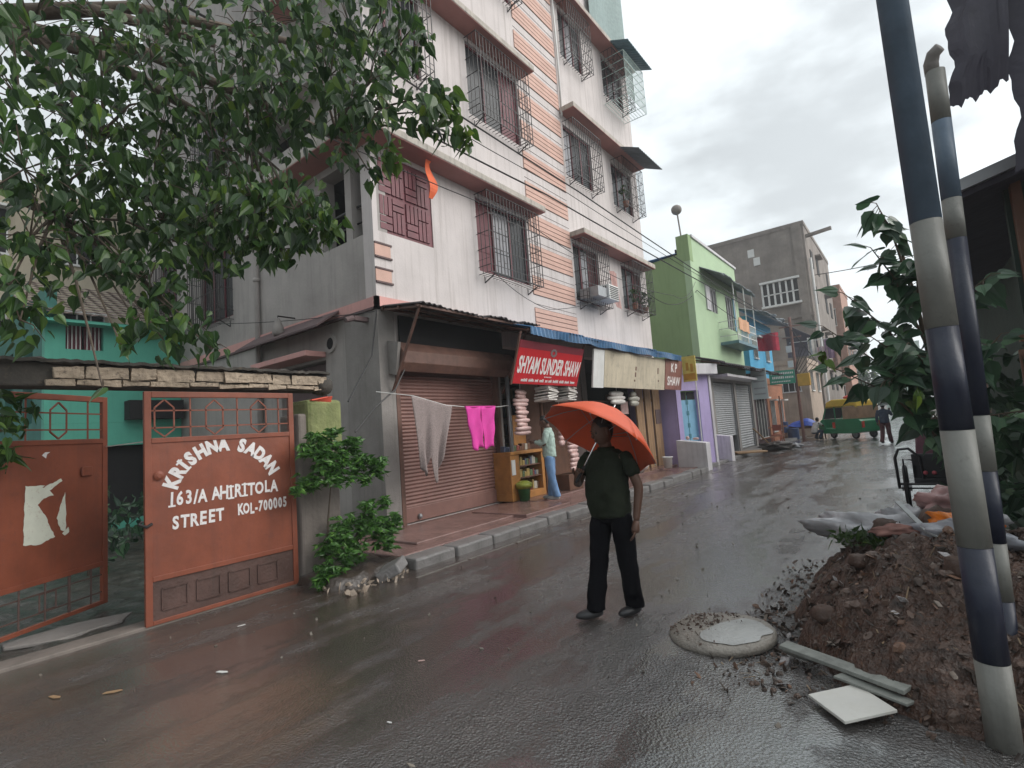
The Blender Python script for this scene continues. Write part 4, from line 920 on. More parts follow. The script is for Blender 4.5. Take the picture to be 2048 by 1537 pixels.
for _ in range(260):
    a = random.gauss(2.6, .9); r = .36*random.random()**.6; s = random.choice((.003, .005, .008)); q.obox((-1.30+r*math.cos(a), 3.99+r*math.sin(a), dome(r, r*math.cos(a))+.004), rv()*s*1.6, rv()*s, rv()*s*.5)
struct(q.build('lid_crumbs', ms[0]), 'stuff')
0 and mb.prism([(-1.30+.31*math.cos(a)*k, 3.92+.28*math.sin(a)*k, .062-.0) for a, k in [(math.radians(t_), 1+.12*math.sin(t_)) for t_ in range(-70, 95, 12)]], (0, 0, .012))
mb = MB(); mb.obox((-.44, 3.30, .045), (.105, .10, .01), (-.095, .10, .0), (0, 0, .008)); tl = mb.build('floor_tile', M('pale_floor_tile', (.55, .54, .50), .25, .1, 3, streak=.3, scol=(.35, .3, .22)), bevel=.003); tag(tl, 'square pale floor tile lying on the road in front of the heap', 'tile')
m_plank = M('grey_plank', (.22, .23, .21), .6, .3, 6, .3, 30, streak=.5)
mb = MB(); mb.obox((-.52, 3.62, .10), (.33, -.19, .015), (.02, .035, .006), (0, 0, .012)); tag(mb.build('plank', m_plank, bevel=.004), 'long grey plank lying along the near foot of the heap', 'plank')
mb = MB(); mb.obox((-.34, 3.48, .07), (.17, -.08, .0), (.03, .05, .0), (0, 0, .008)); tag(mb.build('plank', m_plank, bevel=.004), 'shorter grey board overlapping the long plank behind the tile', 'plank')
mb = MB(); mb.tube([(-.86, 3.85, .03), (-.78, 3.8, .04), (-.7, 3.78, .04)], [.012, .022, .02], 8); tag(mb.build('plastic_bottle', m_polew, smooth=True), 'crushed clear bottle at the tip of the heap beside the lid', 'bottle')
m_pvc = M('grey_channel', (.34, .36, .36), .5, .2, 6)
mb = MB(); mb.bar((-.19, 5.15, .82), (-.02, 4.6, .70), .035, .012); mb.bar((-.02, 4.6, .70), (.26, 4.3, .62), .03, .012); tag(mb.build('metal_channel', m_pvc), 'bent pale channel strip lying across the top of the heap', 'strip')
def crumple(name, label, cat, c, s, mm, amp=.3, rot=0):
    q = MB(); f1 = random.uniform(3, 6); ph = random.uniform(0, 6)
    q.ball(c, s, 30, 18, Matrix.Rotation(rot, 3, 'Z'), lambda d: 1+amp*math.sin(d.x*f1+ph)*math.sin(d.y*5+d.z*4)+amp*.5*abs(math.sin(d.x*9+d.z*8+ph))+amp*.3*math.sin(d.y*17+d.x*11))
    return tag(q.build(name, mm, smooth=True), label, cat)
m_bag = M('white_plastic_sack', (.44, .44, .46), .35, .35, 5, .5, 14, spots=.3, scol=(.2, .2, .2))
crumple('plastic_sack', 'long crumpled white plastic sack on the far crest of the heap', 'sack', (-.42, 5.05, .62), (.36, .14, .11), m_bag, .3, -.25)
crumple('plastic_sack', 'smaller white plastic sack beyond the long one', 'sack', (-.18, 5.45, .62), (.2, .15, .1), m_bag, .3, .3)
crumple('plastic_sack', 'grey plastic sack under the pale channel strip', 'sack', (.14, 4.62, .66), (.26, .11, .09), M('grey_bag', (.27, .28, .31), .35, .3, 6, .5, 14), .3, -.5)
crumple('plastic_bag', 'orange plastic bag on the heap beside the thick pole', 'bag', (.16, 4.9, .70), (.17, .13, .08), M('orange_bag', (.72, .20, .02), .25, .35, 7, .4, 20), .35, -.4)
crumple('plastic_bag', 'pale pink crumpled bag behind the orange one', 'bag', (.14, 5.35, .78), (.17, .12, .1), M('pink_bag', (.42, .25, .24), .35, .4, 6, .4, 20), .35)
crumple('plastic_bag', 'whitish bag between the orange bag and the pole', 'bag', (.30, 5.0, .74), (.1, .1, .08), m_bag, .35)
crumple('cloth_scrap', 'dusty pink cloth scrap half buried in the heap', 'cloth', (-.2, 4.72, .68), (.16, .07, .035), M('pink_scrap', (.24, .12, .10), .8, .4, 8), .3, .5)
crumple('paper_cup', 'crushed brown and white packet on the near slope of the heap', 'packet', (-.22, 3.72, .2), (.07, .05, .045), M('tan_packet', (.4, .28, .18), .5, .4, 12), .3)
crumple('paper_ball', 'white crumpled paper near the foot of the thick pole', 'paper', (-.02, 3.5, .07), (.06, .05, .04), m_bag, .4)
crumple('brick_piece', 'broken reddish brick half buried beside the pole', 'brick', (.02, 3.62, .15), (.14, .09, .07), M('brick_red', (.2, .09, .06), .8, .3, 9, .4, 30), .12)
gl = MB(); cloud(gl, (-.45, 4.75, .60), (.22, .16, .06), 130, .055, -.4, .5, .2)
tag(gl.build('weed_tuft', leafmat('weed_leaf', (.02, .045, .012), (.07, .13, .03))), 'green weed clippings lying on the heap under the white sack', 'weeds')
# ---------------------------------------------------------------- big leaved sapling behind the heap
m_big = leafmat('sapling_leaf', (.018, .046, .026), (.07, .15, .075), (.10, .19, .05))
m_bark = M('bark', (.10, .075, .055), .85, .35, 8, .6, 25)
sp = thing('sapling', 'broad leaved sapling growing behind the soil heap and the poles', 'tree', (.25, 5.0, 0))
br = []
tr = MB(); tr.tube([(.25, 5.0, 0), (.22, 4.95, .8), (.16, 4.85, 1.5), (.10, 4.8, 2.3), (.03, 4.7, 2.95)], [.03, .026, .02, .014, .006], 8)
lm = MB(); fo = MB()
tips = [((.20, 4.9, 1.2), (-.45, 4.6, 1.9)), ((.18, 4.9, 1.3), (-.5, 4.75, 2.25)), ((.14, 4.85, 1.6), (-.32, 4.6, 2.45)), ((.12, 4.8, 2.0), (-.12, 4.6, 2.75)), ((.08, 4.75, 2.4), (-.05, 4.55, 3.05)),
        ((.16, 4.85, 1.7), (-.15, 4.4, 1.75)), ((.1, 4.8, 2.2), (.15, 4.5, 2.6)), ((.2, 4.9, 1.4), (.5, 4.6, 2.0)), ((.2, 4.9, 1.2), (.6, 4.6, 1.5)), ((.14, 4.85, 1.9), (.5, 4.6, 2.4)), ((.22, 5, 1.1), (.1, 4.8, 1.5)), ((.15, 4.85, 1.5), (-.2, 4.5, 2.1)), ((.15, 4.85, 1.5), (.02, 4.4, 2.0))]
for a, b in tips:
    a, b = Vector(a), Vector(b); mid = (a+b)/2+Vector((0, 0, .12)); lm.tube([a, mid, b], [.009, .007, .003], 6)
    for k in range(22):
        f = .15+.85*k/21; p = a.lerp(mid, f*2) if f < .5 else mid.lerp(b, f*2-1)
        d = Vector((random.uniform(-1, 1), random.uniform(-.8, .5), random.uniform(-.9, .15)))
        if k == 21: d = (b-mid)+Vector((0, 0, -.2))
        n_ = Vector((random.uniform(-.5, .5), random.uniform(-1.1, -.1), .55))
        p2_ = p+d.normalized()*.05; lm.bar(p, p2_, .004); leaf(fo, p2_, d, n_, random.uniform(.08, .17), 1.1, .12)
tr.build('trunk', m_bark, sp, smooth=True); lm.build('limb', m_bark, sp); fo.build('crown', m_big, sp)
m_brd = leafmat('bright_sprig', (.05, .10, .02), (.16, .26, .05))
q = MB()
for p in ((-.52, 4.7, 2.05), (-.5, 4.65, 1.95), (.02, 4.4, 1.62)):
    for _ in range(4): leaf(q, Vector(p)+rv()*.04, rv()+Vector((-.3, 0, -.4)), Vector((0, -.5, .8)), .1, .7, .2)
q.build('young_leaf', m_brd, sp)
# low shrub further along the right edge
for i, (x, y, h, lab) in enumerate(((.55, 9.5, 1.0, 'dark shrub at the right road edge beside the parked cart'), (.75, 13.5, 1.5, 'dark shrub at the right road edge beyond the parked cart'), (.9, 7.0, 2.0, 'dark climbing shrub in front of the shed'))):
    t = thing('shrub', lab, 'shrub', (x, y, 0)); q = MB(); cloud(q, (x, y, h*.55), (.35+.1*i, .8, h*.55), 380, .15, .4); q.build('foliage', m_big, t)
    q = MB(); q.tube([(x, y, 0), (x+.03, y, h*.6)], [.03, .01], 6); q.build('stem', m_bark, t)
# ---------------------------------------------------------------- shed and torn sheets on the right
m_shed = M('dark_green_board', (.018, .040, .030), .8, .3, 3, .3, 20, streak=.3, scol=(.02, .02, .02))
m_tarp = M('violet_grey_tarp', (.05, .046, .066), .6, .25, 3, .3, 12, streak=.4, scol=(.05, .045, .06))
sd = thing('shed', 'dark shed with sloping roof edge behind the striped poles', 'shed', (2, 8, 0))
mb = MB(); mb.box(.75, 4, 5.6, 5.68, 0, 3.3); mb.box(.95, 4, 5.7, 11, 0, 3.0); mb.build('wall', m_shed, sd)
mb = MB(); mb.box(.78, .84, 5.5, 5.6, 0, 3.3); mb.box(1.6, 1.68, 5.5, 5.6, 0, 3.4); mb.box(.7, 4, 5.52, 5.6, 1.0, 1.06); mb.box(.7, 4, 5.52, 5.6, 2.0, 2.06); mb.build('post', m_brownwood, sd)
mb = MB(); mb.prism([(.44, 5.3, 3.14), (4, 5.3, 4.0), (4, 5.3, 4.1), (.44, 5.3, 3.24)], (0, 6, 0)); mb.build('roof', m_tarp, sd)
mb = MB(); mb.prism([(.42, 5.24, 3.18), (4, 5.24, 4.05), (4, 5.24, 4.14), (.42, 5.24, 3.27)], (0, .05, 0)); mb.build('roof_edge', m_steel, sd)
ht = thing('hoarding', 'bamboo frame with torn violet tarpaulin sheets hanging over the poles', 'hoarding', (.8, 4.5, 0))
mb = MB(); mb.tube([(1.2, 4.68, 0), (1.2, 4.66, 3.2), (1.2, 4.66, 6.2)], .05, 10); mb.tube([(.45, 4.55, 5.6), (3.2, 4.55, 5.9)], .03, 8); mb.tube([(2.6, 4.6, 0), (2.6, 4.6, 6.2)], .05, 10); mb.build('bamboo_pole', M('bamboo', (.07, .05, .035), .6, .3, 6), ht, smooth=True)
def sheet(c, name, mm):
    def fn(u, v):
        a = Vector(c[0]).lerp(Vector(c[1]), u); b = Vector(c[3]).lerp(Vector(c[2]), u); p = a.lerp(b, v)
        p.y += .02*math.sin(u*8+v*3)+.03*math.sin(v*13); p.x += .018*math.sin(v*31)*(1-u)+.01*math.sin(v*67)*(1-u); p.z += .02*math.sin(u*23)*v+.012*math.sin(u*51)*v; return tuple(p)
    q = MB(); q.grid(fn, 24, 40); return q.build(name, mm, ht, solid=.004)
sheet([(.60, 4.5, 5.6), (.92, 4.5, 5.6), (.71, 4.5, 3.60), (.425, 4.5, 3.53)], 'torn_sheet', m_tarp)
sheet([(.88, 4.58, 5.7), (2.5, 4.58, 5.8), (2.4, 4.58, 3.0), (.70, 4.58, 3.02)], 'torn_sheet', m_tarp)
mb = MB(); mb.box(1.0, 1.3, 5.9, 6.0, 3.4, 3.75); tag(mb.build('tin_vent', m_polew, bevel=.01), 'pale tin vent standing on the shed roof edge', 'vent')
mb = MB(); mb.grid(lambda u, v: (.62+.9*u, 4.9+.06*math.sin(u*11), .5+1.35*v), 20, 6); tag(mb.build('green_tarp', M('dark_green_tarp', (.012, .06, .03), .5, .3, 4), solid=.006), 'dark green tarpaulin hung low behind the poles', 'tarp')
q = MB(); q.bar((.62, 4.9, 1.85), (1.6, 4.9, 1.85), .03); q.bar((.62, 4.92, 0), (.62, 4.92, 1.9), .03); tag(q.build('tarp_rail', m_brownwood), 'wooden rail holding up the green tarpaulin', 'rail')
mb = MB(); mb.tube([(.55, 4.3, .35), (.56, 4.28, .42), (.60, 4.26, .6), (.62, 4.24, .66)], .012, 7); tag(mb.build('pipe_stub', m_white), 'short white pipe sticking up at the right edge', 'pipe')
# ---------------------------------------------------------------- parked cycle cart at the roadside
cv = thing('cycle_rickshaw', 'dark parked cycle rickshaw with a hooped rear frame beyond the heap', 'rickshaw', (.15, 9.6, 0))
m_rk = M('rickshaw_black', (.02, .02, .025), .4, .3, 6); m_rkr = M('rickshaw_maroon', (.13, .035, .06), .5, .3, 6); m_rub = M('rubber', (.015, .015, .016), .7)
def wheel(par, c, r, axis='X', tyre=.03, mm=None, spokes=12):
    q = MB(); R_ = Matrix.Rotation(math.pi/2, 3, 'Y') if axis == 'X' else axis
    n = 24; pts = [Vector(c)+R_ @ Vector((r*math.cos(2*math.pi*k/n), r*math.sin(2*math.pi*k/n), 0)) for k in range(n+1)]
    q.tube(pts, tyre, 8); w_ = q.build('wheel', m_rub, par, smooth=True); q = MB()
    q.lathe([(.05, -.06), (.05, .06)], c, 10, R_)
    if spokes:
        for k in range(spokes): q.bar(c, pts[int(k*n/spokes)], .007)
    else: q.lathe([(r*.75, -.04), (r*.75, .04), (r*.3, .06)], c, 16, R_)
    q.build('rim', mm or m_steel, w_)
for x in (-.22, .55): wheel(cv, (x, 9.8, .33), .31)
wheel(cv, (.17, 11.4, .33), .31)
mb = MB(); mb.box(-.12, .48, 9.5, 10.2, .42, .5); mb.box(-.12, .48, 9.5, 9.56, .5, .85); mb.box(-.12, -.06, 9.5, 10.2, .5, .7); mb.box(.42, .48, 9.5, 10.2, .5, .7); mb.build('body', m_rk, cv, bevel=.015)
mb = MB(); mb.box(-.1, .46, 9.58, 10.1, .5, .62); mb.prism([(-.08, 9.56, .6), (.44, 9.56, .6), (.44, 9.75, 1.35), (-.02, 9.75, 1.35)], (0, .06, 0)); mb.build('seat', m_rkr, cv, bevel=.02)
mb = MB(); mb.tube([(-.30, 9.5, .36), (-.31, 9.5, .8), (-.26, 9.5, .92), (-.14, 9.5, .93), (-.02, 9.5, .8), (.0, 9.5, .5)], .02, 8); mb.tube([(-.22, 9.5, .4), (-.22, 9.5, .78), (-.1, 9.5, .76)], .012, 6); mb.bar((-.32, 9.5, .42), (.5, 9.5, .42), .03); mb.bar((-.32, 9.5, .36), (.5, 9.5, .36), .02); mb.build('guard_hoop', m_rk, cv, smooth=True)
mb = MB(); mb.tube([(.17, 10.2, .5), (.17, 10.8, .45), (.17, 11.2, .95)], .022, 8); mb.tube([(.17, 11.4, .33), (.17, 11.2, .95)], .02, 8); mb.bar((-.1, 11.1, 1.0), (.44, 11.1, 1.0), .025); mb.build('cycle_frame', m_rk, cv)
for x in (.02, .12):
    q = MB(); q.ball((x, 9.49, .58), .03, 10, 6); q.build('reflector', M('reflector_red_%d' % int(x*100), (.45, .08, .1), .3), cv)
# ---------------------------------------------------------------- lavender lean-to, shutters, green house
random.seed(5)
m_lav = M('lavender_paint', (.44, .36, .62), .7, .1, 2, streak=.3, scol=(.2, .16, .25))
m_bluedoor = M('pale_blue_door', (.22, .45, .62), .5, .12, 3, streak=.3, scol=(.1, .2, .3))
m_whitewall = M('white_low_wall', (.60, .58, .60), .7, .12, 3, streak=.5, scol=(.16, .13, .13))
m_green1 = M('lime_green_paint', (.25, .36, .17), .75, .10, 1, streak=.35, scol=(.10, .17, .06), zs=.4)
m_green2 = M('pale_green_paint', (.40, .54, .34), .75, .08, 1.3, streak=.2, scol=(.3, .4, .22))
m_gshut = M('grey_shutter', (.36, .37, .38), .5, .15, 3, streak=.4, scol=(.18, .17, .17))
lv = thing('lavender_lean_to', 'lavender painted lean-to with a pale blue door', 'house', (-6.5, 17.9, 0))
PV = lambda u, z, d: (-5.95+.383*u-.924*d, 16.3+.924*u+.383*d, z)
mb = MB(); wall(mb, PV, 0, 1.55, 0, 3.0, [(.2, 1.05, .1, 2.5)], .22); mb.prism([(-5.36, 17.73, 0), (-5.42, 17.73, 0), (-5.98, 19.6, 0), (-5.92, 19.6, 0)], (0, 0, 3.0)); mb.build('wall', m_lav, lv); mb = MB(); mb.box(-7.6, -5.97, 16.32, 16.40, 0, 3.0); mb.build('flank_wall', m_lav, lv)
mb = MB(); pbox(mb, PV, .2, 1.05, .1, 2.2, .16, .2); dr = mb.build('door', m_bluedoor, lv)
mb = MB()
for z in (.5, .95, 1.3, 1.7, 2.05): pbox(mb, PV, .58, .68, z, z+.14, .148, .158); pbox(mb, PV, .62, .64, z-.1, z+.3, .152, .157)
mb.build('painted_motif', M('teal_motif', (.06, .2, .25), .5), dr)
for y in (.24, .66):
    mb = MB(); pbox(mb, PV, y, y+.34, 2.22, 2.46, .15, .2); mb.build('transom', m_dark, lv)
mb = MB(); pbox(mb, PV, .55, 1.75, 3.0, 3.35, -.28, .5); mb.build('concrete_hood', m_whitewall, lv, bevel=.02)
mb = MB(); pbox(mb, PV, 1.56, 1.66, 0, 2.98, -.03, .2); mb.build('white_jamb', m_whitewall, lv)
def lowwall(label, x0, x1, y0, y1, h0, h1):
    q = MB(); q.prism([(x0, y0, 0), (x1, y0, 0), (x1, y0, h1), (x0, y0, h0)], (0, y1-y0, 0)); tag(q.build('low_wall', m_whitewall, bevel=.015), label, 'wall')
lowwall('low white wall jutting from the lavender doorway, stained at its foot', -5.9, -5.0, 15.75, 16.15, .95, .84)
lowwall('low white wall jutting out before the grey shutters', -5.88, -5.15, 18.9, 19.25, .98, .88)
mb = MB(); mb.ball((-5.6, 15.95, 1.0), (.06, .05, .06), 10, 6); mb.ball((-5.35, 15.95, .97), (.1, .05, .04), 10, 6); tag(mb.build('plastic_jug', m_pack, smooth=True), 'pinkish plastic jug lying on the stained low wall', 'jug')
ys_ = thing('sign_board', 'small yellow sign board hanging beside the brown lettered panel', 'sign', (-5.7, 16.9, 2.8))
P3 = lambda u, z, d: (-5.66+.56*(u-16.4), 16.3+d, z)
mb = MB(); pbox(mb, P3, 16.4, 17.15, 2.75, 3.55, 0, .05); mb.build('board', M('yellow_sign', (.62, .50, .12), .5, .25, 4, streak=.3, scol=(.5, .45, .3)), ys_)
mb = MB(); pbox(mb, P3, 16.45, 17.1, 2.8, 3.0, -.004, -.001); pbox(mb, P3, 16.6, 16.75, 3.1, 3.35, -.004, -.001); pbox(mb, P3, 16.85, 17.0, 3.05, 3.3, -.004, -.001); mb.build('painted_mark', M('ochre_mark', (.5, .25, .03), .5), ys_)
pst = MB(); pst.tube([(-5.35, 16.5, .1), (-5.35, 16.5, 3.4)], .02, 6); tag(pst.build('thin_post', m_white), 'thin white post standing before the pale blue door', 'post')
gh = thing('green_house', 'lime green two storey house with balcony and corner parapet', 'house', (-8, 22, 0))
PGF = lambda u, z, d: (-5.9-d, u, z)
wn = [(20.9, 21.9, 5.75, 6.75), (23.2, 24.3, 5.3, 6.8)]
mb = MB(); wall(mb, PGF, 18.995, 25.3, 3.3, 8.35, wn, .25); mb.build('front_wall', m_green2, gh); mb = MB(); wall(mb, PGF, 19.75, 26.2, 0, 3.297, [(20.15, 23.0, .1, 2.95), (23.3, 25.9, .1, 2.95)], .3); mb.build('shop_wall', m_cement, gh)
mb = MB(); mb.prism([(-9.8, 19, 0), (-5.905, 19, 0), (-5.905, 19, 7.75), (-9.8, 19, 7.5)], (0, .2, 0)); mb.box(-6.35, -5.893, 18.98, 19.35, 7.4, 8.4); mb.build('side_wall', m_green1, gh); mb = MB(); mb.box(-9.8, -6.2, 25.1, 25.29, 0, 8.3); mb.build('rear_wall', m_green1, gh)
mb = MB(); mb.box(-9.8, -6.3, 19.2, 25, 3.4, 3.5); mb.box(-9.8, -6.4, 19.2, 25.1, 7.2, 7.3); mb.box(-6.5, -6.45, 19.2, 25.1, 0, 8.0); mb.build('dark_room', m_dark, gh)
mb = MB(); mb.box(-6.0, -5.84, 19.3, 25.4, 8.35, 8.45); mb.build('parapet_cap', m_whitewall, gh)
for i, v in enumerate(wn):
    q = MB()
    for k in range(4): y = v[0]+(v[1]-v[0])*k/3; pbox(q, PGF, y-.03, y+.03, v[2], v[3], .02, .08)
    pbox(q, PGF, v[0], v[1], v[3]-.06, v[3], .02, .08); w2 = q.build('window', m_whitewall, gh)
    q = MB(); pbox(q, PGF, v[0], v[1], v[2], v[3], .09, .12); q.build('pane', m_dark, w2)
    q = MB(); pbox(q, PGF, v[0]-.5, v[0]-.02, v[2], v[3], -.05, -.01) if i == 0 else pbox(q, PGF, v[1]+.02, v[1]+.3, v[2], v[3], -.04, -.01); q.build('shutter_leaf', m_bluedoor if i else m_whitewall, w2)
mb = MB(); corr(mb, 20.0, 25.6, -5.9, 7.35, -5.15, 6.95, .2, .02, .08); mb.build('window_canopy', m_greysheet, gh, solid=.02)
mb = MB(); mb.box(-5.9, -5.2, 21.8, 25.0, 4.45, 4.57); mb.build('balcony_slab', m_bluesheet, gh)
mb = MB()
for k in range(15): y = 21.85+k*.22; mb.bar((-5.22, y, 4.57), (-5.22, y, 5.4), .025)
for z in (4.8, 5.1, 5.4): mb.bar((-5.22, 21.8, z), (-5.22, 25, z), .03); mb.bar((-5.9, 21.82, z), (-5.22, 21.82, z), .03)
for y in (21.85, 23.5, 24.95): mb.bar((-5.22, y, 4.5), (-5.22, y, 7.0), .035)
mb.build('balcony_rail', m_white, gh)
mb = MB(); mb.grid(lambda u, v: (-5.17+.03*math.sin(u*12), 22.0+1.7*u, 5.0+.5*v), 12, 2); tag(mb.build('hanging_cloth', M('peach_cloth', (.62, .34, .20), .8), solid=.02), 'peach cloth drying on the green house balcony rail', 'cloth')
mb = MB(); mb.grid(lambda u, v: (-9.4+3.0*u, 18.9+2*v, 7.75+.15*math.sin(u*7)*math.sin(v*5)+.25*v), 16, 8); tag(mb.build('blue_tarp', M('bright_blue_tarp', (.05, .17, .42), .45, .2, 4), solid=.02), 'blue tarpaulin spread on the green house roof', 'tarp')
ls = thing('roof_mast', 'round drum on a thin mast at the green house roof corner', 'mast', (-6.2, 19.2, 8.4))
mb = MB(); mb.tube([(-6.2, 19.2, 8.4), (-6.25, 19.2, 9.3)], .03, 6); mb.build('mast', m_cement, ls)
mb = MB(); mb.ball((-6.27, 19.2, 9.5), (.2, .2, .19), 12, 8); mb.build('drum', m_cement, ls, smooth=True)
# grey shuttered shops below the green house
for y0, y1, lab in ((20.15, 23.0, 'grey roller shutter behind the second low wall, partly raised'), (23.3, 25.9, 'grey roller shutter beside the hanging pale sign, pulled right down')):
    t = thing('roller_shutter', lab, 'shutter', (-6, (y0+y1)/2, .1)); zb = .75 if y0 < 21 else .12
    mb = MB(); mb.grid(lambda u, v: (-6.02+.03*abs(math.sin(math.pi*v*26)), y0+.06+(y1-y0-.12)*u, zb+(2.9-zb)*v), 1, 156); mb.build('slat_curtain', m_gshut, t)
    mb = MB(); mb.box(-6.1, -5.95, y0, y0+.07, .1, 2.95); mb.box(-6.1, -5.95, y1-.07, y1, .1, 2.95); mb.build('guide_rail', m_steel, t)
mb = MB(); mb.box(-6.0, -5.3, 20.0, 25.3, 3.05, 3.15); tag(mb.build('shop_hood', m_whitewall, bevel=.01), 'thin pale concrete hood over the grey shutters', 'hood')
aw = thing('awning', 'dark sagging sheet awning over the grey shutters', 'awning', (-5.6, 22, 3.5)); mb = MB(); corr(mb, 17.6, 28.5, -5.9, 3.72, -4.95, 3.42, .25, .02, .05); mb.build('corrugated_sheet', m_awn1, aw, solid=.02)
for y in (18, 21, 24, 28): mb = MB(); mb.bar((-5.9, y, 3.6), (-4.98, y, 3.36), .05); mb.build('purlin', m_rust, aw)
hs = thing('hanging_sign', 'tall pale grey hanging sign at the end of the shutters', 'sign', (-5.2, 25.2, 2.5)); P4 = lambda u, z, d: (-5.55+u, 24.6-d*1.0, z)
mb = MB(); pbox(mb, P4, 0, .62, 2.2, 3.55, -.04, 0); mb.build('board', M('pale_sign', (.45, .50, .50), .4, .1, 3), hs)
mb = MB()
for z in (2.4, 2.65, 2.95, 3.2): pbox(mb, P4, .08, .54, z, z+.06, .003, .008)
mb.build('faded_lettering', m_steel, hs)
# dark and orange shops, blue house
block('dark open fronted shop beyond the hanging sign', -9, -5.95, 26.3, 29.4, 3.5, M('dark_maroon_wall', (.07, .035, .04), .8), [('x', 1, 1, 1.8, 1.9, .4, 3)], 'shop', 'shop')
t = block('orange brown brick shop below the green sign', -9, -5.95, 29.5, 33.8, 3.4, M('orange_brick', (.42, .17, .09), .8, .3, 6, .3, 20), [('x', 2, 1, .9, 1.6, .6, 3), ('y', 1, 1, .9, 1.6, .8, 3)], 'shop', 'shop')
block('bright sky blue house above the orange shop', -9, -6.0, 27.0, 32.5, 6.4, M('sky_blue_paint', (.07, .40, .66), .7, .12, 1.5, streak=.3, scol=(.04, .22, .4)), [('x', 2, 1, .8, 1.0, 4.4, 3)], 'house', 'house')
mb = MB(); corr(mb, 26.4, 33, -6.3, 6.75, -5.0, 6.35, .3, .03, .1); tag(mb.build('tin_roof', m_greysheet, solid=.03), 'rusty tin roof sheet projecting over the blue house', 'roof')
gs = thing('shop_sign', 'green shop sign board with white strokes above the orange shop', 'sign', (-5.6, 31, 3.4)); P5 = lambda u, z, d: (-5.75+u*.9, 29.4+u*.3-d, z)
mb = MB(); pbox(mb, P5, 0, 1.25, 3.0, 3.7, -.05, 0); mb.build('board', M('green_sign_paint', (.03, .26, .17), .4), gs)
mb = MB()
for z, a, b, h in ((3.5, .1, 1.15, .1), (3.28, .15, .7, .12), (3.28, .78, 1.12, .1), (3.1, .1, 1.0, .06)):
    u = a
    while u < b: pbox(mb, P5, u, u+.05, z, z+h, .004, .01); u += .085
mb.build('lettering', m_wtxt, gs)
ru = thing('red_banner', 'red cloth banner hung on the blue house front', 'banner', (-5.5, 29.5, 5.0)); mb = MB(); mb.grid(lambda u, v: (-5.95+1.0*u, 28.6+.2*math.sin(u*6), 4.75+.8*v-.12*u*(1-v)), 8, 6); mb.build('cloth', M('crimson_cloth', (.55, .04, .08), .8), ru, solid=.02)
mb = MB(); mb.bar((-6.2, 28.6, 5.56), (-4.9, 28.6, 5.58), .04); mb.build('rod', m_steel, ru)
# grey concrete block at the bend
m_conc = M('raw_concrete', (.25, .215, .19), .9, .42, .7, .2, 8, streak=.45, scol=(.13, .115, .105), zs=.3, spots=.35)
gb = block('tall raw concrete building at the bend of the street', -14, -4.8, 42, 56, 15.2, m_conc, [], 'building', 'building')
mb = MB(); PB = lambda u, z, d: (u, 42.05+d, z)
pbox(mb, PB, -8.0, -5.55, 9.4, 11.1, -.03, .05); wq = mb.build('window', m_dark, gb)
mb = MB()
for k in range(7): u = -8+2.45*k/6; pbox(mb, PB, u-.06, u+.06, 9.4, 11.1, -.12, -.03)
pbox(mb, PB, -8.1, -5.45, 11.1, 11.25, -.3, 0); pbox(mb, PB, -8.1, -5.45, 9.25, 9.4, -.4, 0); pbox(mb, PB, -8.0, -5.5, 10.2, 10.27, -.12, -.03); mb.build('frame', m_white, wq)
for u, z in ((-8.7, 13.4), (-8.35, 12.7)):
    mb = MB(); pbox(mb, PB, u, u+.45, z, z+.6, -.05, .02); mb.build('vent', m_white, gb)
mb = MB(); pbox(mb, PB, -14, -4.8, 8.2, 8.45, -.15, 0); pbox(mb, PB, -5.6, -5.0, 0, 15, -.18, 0); pbox(mb, PB, -14, -4.8, 4.6, 4.8, -.15, 0); mb.build('concrete_band', m_conc, gb)
mb = MB(); mb.tube([(-4.7, 42.6, 0), (-4.7, 42.6, 12.5)], .09, 8); mb.build('drain_pipe', m_white, gb); mb = MB(); mb.bar((-4.9, 42.8, 14.2), (-3.2, 42.6, 14.3), .22); mb.build('spout', m_conc, gb)
for k in range(4):
    for z in (3, 6, 9.5, 12.2):
        if random.random() < .35: continue
        mb = MB(); mb.box(-4.86, -4.80, 44+3*k, 45.1+3*k, z, z+1.3); q = mb.build('window', m_dark, gb)
        if random.random() < .5: mb = MB(); mb.box(-4.85, -4.45, 43.8+3*k, 45.4+3*k, z+1.4, z+1.52); mb.build('hood', m_conc, q)
block('salmon brick annexe against the concrete building', -9, -4.2, 56.5, 64, 13.0, M('salmon_brick', (.42, .24, .18), .85, .2, 3), [('x', 3, 3, 1.2, 1.5, 2, 3.6), ('y', 2, 3, 1.2, 1.5, 2, 3.6)])
block('low tan house below the concrete building', -9, -4.9, 36.5, 41.8, 4.8, M('tan_plaster', (.42, .33, .26), .85, .2, 1.5, streak=.4), [('x', 2, 1, 1, 1.2, 2.8, 3), ('y', 2, 1, 1, 1.2, 2.8, 3)], 'house', 'house')
mb = MB(); mb.grid(lambda u, v: (-5.9+1.7*u, 36.3+.2*math.sin(v*4), 4.9+2.2*v*(1-.55*u)), 8, 6); tag(mb.build('lean_to_sheet', m_tarp, solid=.03), 'dark torn sheet leaning between the blue house and the utility pole', 'sheet')
block('pale green and white far building across the end of the street', -4, 2, 118, 130, 12.5, M('pale_mint_far', (.48, .62, .55), .8, .1, .4), [('y', 3, 3, 1.0, 1.4, 2, 3.1)])
block('white far block behind the trees at the end of the street', -16, -5.5, 100, 112, 17, m_whitewall, [('y', 4, 5, 1.2, 1.4, 2, 3.1), ('x', 3, 5, 1.2, 1.4, 2, 3.1)])
block('beige far house on the right at the end of the street', 2.5, 9, 90, 104, 9.5, m_beige, [('y', 2, 2, 1.2, 1.4, 2, 3.3)])
